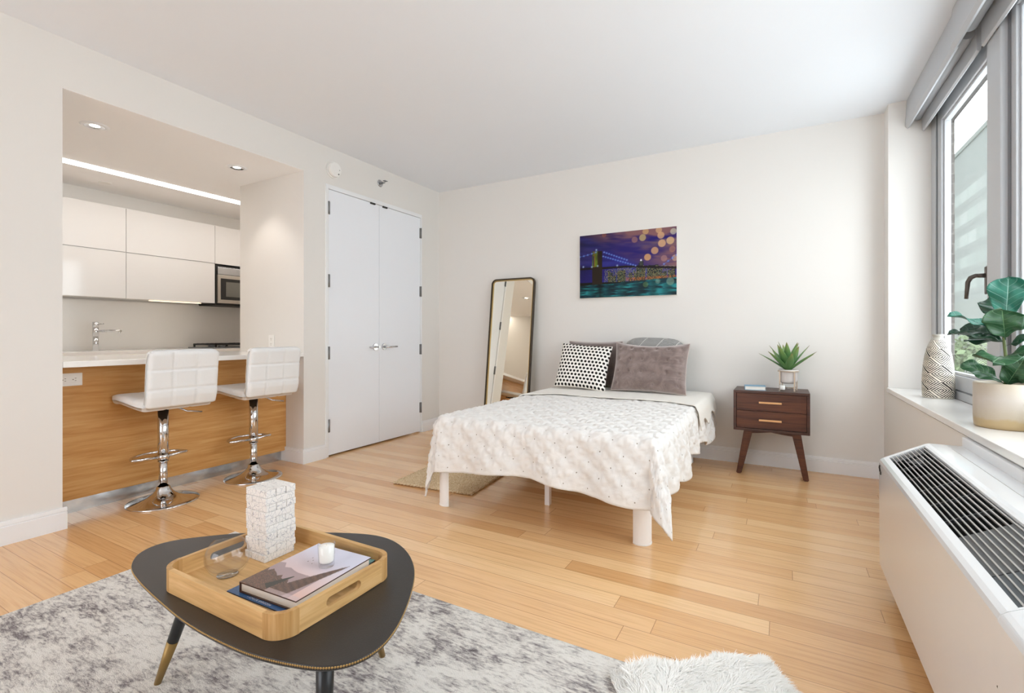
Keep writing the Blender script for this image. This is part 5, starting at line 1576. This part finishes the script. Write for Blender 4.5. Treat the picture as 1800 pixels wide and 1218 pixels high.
# ------------------------------------------------------------------ block tower
ZT0 = ZF + 0.0112
bx0, by0, bw, bh = -1.350, 0.842, 0.0935, 0.0198
ords = ['bottom', 'second', 'third', 'fourth', 'fifth', 'sixth', 'seventh', 'eighth', 'ninth', 'topmost']
rb = random.Random(4)
blk = {}
g3 = bw / 3
for ax_ in (0, 1):
    b = MB()
    if ax_ == 0: b.box(-bw / 2, bw / 2, -g3 / 2 + .0005, g3 / 2 - .0005, 0.0001, bh - .0003, bev=0.0016)
    else: b.box(-g3 / 2 + .0005, g3 / 2 - .0005, -bw / 2, bw / 2, 0.0001, bh - .0003, bev=0.0016)
    blk[ax_] = b
meshes = {}
for lvl in range(10):
    axis = 0 if (9 - lvl) % 2 == 0 else 1     # topmost layer runs along x
    names = ('front', 'middle', 'back') if axis == 0 else ('left', 'middle', 'right')
    ox, oy = rb.uniform(-.0022, .0022), rb.uniform(-.0022, .0022)
    for k in range(3):
        lab = 'white crackle veined wooden block, %s of the three in the %s tower layer%s' % (names[k], ords[lvl], '' if lvl in (0, 9) else ' from below')
        if axis in meshes:
            o = meshes[axis].copy(); COL.objects.link(o)
        else:
            o = blk[axis].build('stacking_block', M['marble']); meshes[axis] = o
        tag(o, lab, 'block', 'blocks of the stacking tower on the tray')
        if axis == 0: o.location = (bx0 + bw / 2 + ox + rb.uniform(-.0012, .0012), by0 + g3 * (k + .5) + oy, ZT0 + lvl * bh)
        else: o.location = (bx0 + g3 * (k + .5) + ox, by0 + bw / 2 + oy + rb.uniform(-.0012, .0012), ZT0 + lvl * bh)

# ------------------------------------------------------------------ books on the tray
def cover_landscape(W, Hh):
    rs = np.random.RandomState(8)
    u = np.linspace(0, 1, W)[None, :].repeat(Hh, 0); v = np.linspace(0, 1, Hh)[:, None].repeat(W, 1)
    def rough(sx, seed, amp):
        r2 = np.random.RandomState(seed); xs = np.linspace(0, 1, sx); return np.interp(u[0], xs, r2.rand(sx)) * amp
    def mix(a, c, k): return a * (1 - k[..., None]) + np.array(c, float) * k[..., None]
    spk = rs.rand(Hh, W)
    im = np.zeros((Hh, W, 3)) + np.array([214, 178, 168.])
    im = mix(im, (206, 206, 222), np.clip(v * 1.5 - .35 + u * .25, 0, 1))
    im = mix(im, (150, 130, 132), ((v < .44 - .12 * u + rough(12, 1, .09)[None, :]) & (u < .85)).astype(float) * .75)
    k = ((v < .30 - .25 * u + rough(22, 2, .12)[None, :]) & (u < .7)).astype(float)
    im = mix(im, (96, 70, 54), k * (.7 + .3 * spk))
    im = mix(im, (52, 44, 38), k * (spk > .55) * .8)
    im = mix(im, (190, 128, 88), k * (spk < .08) * .8)
    # spire: a long tapering rock running up to the right
    a = np.array([.62, .05]); c = np.array([.93, .74]); L = np.linalg.norm(c - a); d = (c - a) / L
    s = ((u - a[0]) * d[0] + (v - a[1]) * d[1]) / L; q_ = (u - a[0]) * -d[1] + (v - a[1]) * d[0]
    wd = .135 * np.clip(1 - s, 0, 1) ** .85 + .02 * (rs.rand(Hh, W) - .5)
    k = ((s > -.02) & (s < 1) & (np.abs(q_) < wd)).astype(float)
    st_ = (np.sin(s * 70 + 4 * spk) > .2)
    im = mix(im, (108, 80, 66), k); im = mix(im, (58, 46, 42), k * st_ * .7)
    a = np.array([.38, .06]); c = np.array([.50, .32]); L = np.linalg.norm(c - a); d = (c - a) / L
    s = ((u - a[0]) * d[0] + (v - a[1]) * d[1]) / L; q_ = (u - a[0]) * -d[1] + (v - a[1]) * d[0]
    im = mix(im, (54, 52, 44), ((s > 0) & (s < 1) & (np.abs(q_) < .06 * (1 - s) + .01)).astype(float))
    for x, y in ((.32, .62), (.36, .66), (.30, .70), (.42, .60)): im = mix(im, (120, 100, 100), (np.hypot(u - x, v - y) < .008).astype(float))
    im = mix(im, (196, 176, 176), ((v < .06) & (u > .45)).astype(float) * .6)
    return np.clip(im, 0, 255)
def cover_teal(W, Hh):
    rs = np.random.RandomState(9)
    u = np.linspace(0, 1, W)[None, :].repeat(Hh, 0); v = np.linspace(0, 1, Hh)[:, None].repeat(W, 1)
    n = rs.rand(Hh, W)
    im = np.zeros((Hh, W, 3)) + np.array([30, 84, 138.])
    k = np.clip((v - .1) * 5, 0, 1)[..., None] * np.clip((u - .6) * 4, 0, 1)[..., None]
    im = im * (1 - k) + np.array([52, 128, 100.]) * k
    im = im + (n[..., None] - .5) * 26
    k = ((v > .9) & (n > .45) & (u > .7))[..., None]; im = np.where(k, np.array([150, 205, 215.]), im)
    return np.clip(im, 0, 255)
ZK = ZF + 0.0115
t2, R2, w2, d2 = book('book', 'blue and green hardback lying under the landscape book on the tray', -1.179, -0.974, 0.688, 0.980, ZK, ZK + 0.0165, 0.03, plain('navy_cover', '#16324f', 0.4), cover_img=cover_teal(64, 90))
fc_ = bpy.data.curves.new('lettering', 'FONT'); fc_.body = '\u2014CHLO\u00c9 SARGOSH'; fc_.size = 0.0088; fc_.align_x = 'LEFT'; fc_.space_character = 1.08
tmp = bpy.data.objects.new('lettering_curve', fc_); COL.objects.link(tmp)
bpy.context.view_layer.update()
me_ = bpy.data.meshes.new_from_object(tmp.evaluated_get(bpy.context.evaluated_depsgraph_get()))
bpy.data.objects.remove(tmp)
me_.materials.clear(); me_.materials.append(plain('white_lettering', '#e8eef2', 0.5))
fo = bpy.data.objects.new('lettering', me_); COL.objects.link(fo); fo.parent = t2
fo.matrix_local = Matrix.Rotation(0.03, 4, 'Z') @ Matrix.Translation((-w2 + 0.068, -d2 + 0.0045, 0.0172))
fo['label'] = 'white lettering'
t1, R1, w1, d1 = book('book', 'hardback with a rocky spire under a pink sky, uppermost on the tray', -1.148, -0.953, 0.701, 0.939, ZK + 0.0172, ZK + 0.0420, 0.05, plain('brown_cover', '#4a3028', 0.4), cover_img=cover_landscape(230, 280))
candle('white candle in a clear glass cup on the landscape book', -1.024, 0.853, ZK + 0.0428, 0.0215, 0.058, 0.86)

# ------------------------------------------------------------------ glass bowl
t = thing('glass_bowl', 'clear round glass bowl with slanted mouth on the tray beside the blocks', 'bowl', (-1.265, 0.765, ZF + 0.011))
gr, gx, gy = 0.054, -1.287, 0.753
gz = ZF + 0.0115 + 0.050
pr_o = []; pr_i = []
for i in range(27):
    a = -PI / 2 + (PI * 0.80) * i / 26
    pr_o.append((gr * math.cos(a) if i else 0.0, gr * math.sin(a)))
ri = gr - 0.0022
for i in range(27):
    a = -PI / 2 + (PI * 0.80) * i / 26
    zz = ri * math.sin(a); lift = 0.009 * max(0, -math.sin(a)) ** 3
    pr_i.append((ri * math.cos(a) if i else 0.0, zz + lift))
tilt = Matrix.Rotation(math.radians(-20), 4, Vector((0.55, 0.85, 0)))
pr_i2 = pr_i[::-1]
b = MB(); b.lathe(pr_o + [((gr + ri) / 2 * math.cos(PI * .305), (gr + ri) / 2 * math.sin(PI * .305) + .0006)] + pr_i2, (gx, gy, gz), 64, M=tilt)
bo_ = b.build('bowl', M['cup'], t)
b = MB(); b.lathe([(0.0, 0.0), (0.024, 0.0), (0.026, 0.001), (0.0235, 0.003), (0.0, 0.0035)], (gx, gy, ZF + 0.0113), 40); b.build('foot', M['glass'], t)

# ------------------------------------------------------------------ light
w = bpy.data.worlds.new('overcast_sky'); SC.world = w
w.use_nodes = True
nt = w.node_tree; nt.nodes.clear()
tc = nt.nodes.new('ShaderNodeTexCoord'); sx = nt.nodes.new('ShaderNodeSeparateXYZ'); nt.links.new(tc.outputs['Generated'], sx.inputs[0])
cr = nt.nodes.new('ShaderNodeValToRGB')
e = cr.color_ramp.elements
e[0].position = 0.42; e[0].color = (0.80, 0.835, 0.89, 1); e[1].position = 0.60; e[1].color = (0.97, 1.0, 1.07, 1)
mr = nt.nodes.new('ShaderNodeMapRange'); mr.inputs['From Min'].default_value = -1; mr.inputs['From Max'].default_value = 1
nt.links.new(sx.outputs[2], mr.inputs['Value']); nt.links.new(mr.outputs[0], cr.inputs[0])
bg = nt.nodes.new('ShaderNodeBackground'); bg.inputs[1].default_value = 5.8
nt.links.new(cr.outputs[0], bg.inputs[0])
wo = nt.nodes.new('ShaderNodeOutputWorld'); nt.links.new(bg.outputs[0], wo.inputs[0])

def lamp(name, typ, loc, energy, color, size=0.1, rot=(0, 0, 0), **kw):
    l = bpy.data.lights.new(name, typ); l.energy = energy; l.color = color
    for k, v in kw.items(): setattr(l, k, v)
    if typ == 'AREA': l.size = size
    elif typ in ('POINT', 'SPOT'): l.shadow_soft_size = size
    o = bpy.data.objects.new(name, l); COL.objects.link(o); o.location = loc; o.rotation_euler = rot
    return o
for x, y in ((-3.90, 1.42), (-3.87, 2.34)):
    lamp('downlight_bulb', 'SPOT', (x, y, 2.40), 11, (1.0, 0.92, 0.85), 0.04, spot_size=math.radians(95), spot_blend=0.6)

# ------------------------------------------------------------------ camera
cam = bpy.data.cameras.new('camera')
cam.sensor_fit = 'HORIZONTAL'; cam.sensor_width = 36.0
cam.lens = 851.0 / 1800.0 * 36.0
cam.shift_x = 0.0
cam.shift_y = (587.5 - 609.0) / 1800.0
cam.clip_start = 0.02; cam.clip_end = 600
co = bpy.data.objects.new('camera', cam); COL.objects.link(co)
co.location = (0, 0, 1.07)
co.rotation_euler = (PI / 2, 0, math.atan2(476.4, 851.0))
SC.camera = co

vs_ = SC.view_settings
vs_.view_transform = 'Standard'; vs_.look = 'None'; vs_.gamma = 1.0; vs_.use_curve_mapping = False
vs_.exposure = 0.0
SC.cycles.max_bounces = 14; SC.cycles.diffuse_bounces = 7; SC.cycles.glossy_bounces = 5; SC.cycles.transmission_bounces = 10; SC.cycles.transparent_max_bounces = 10
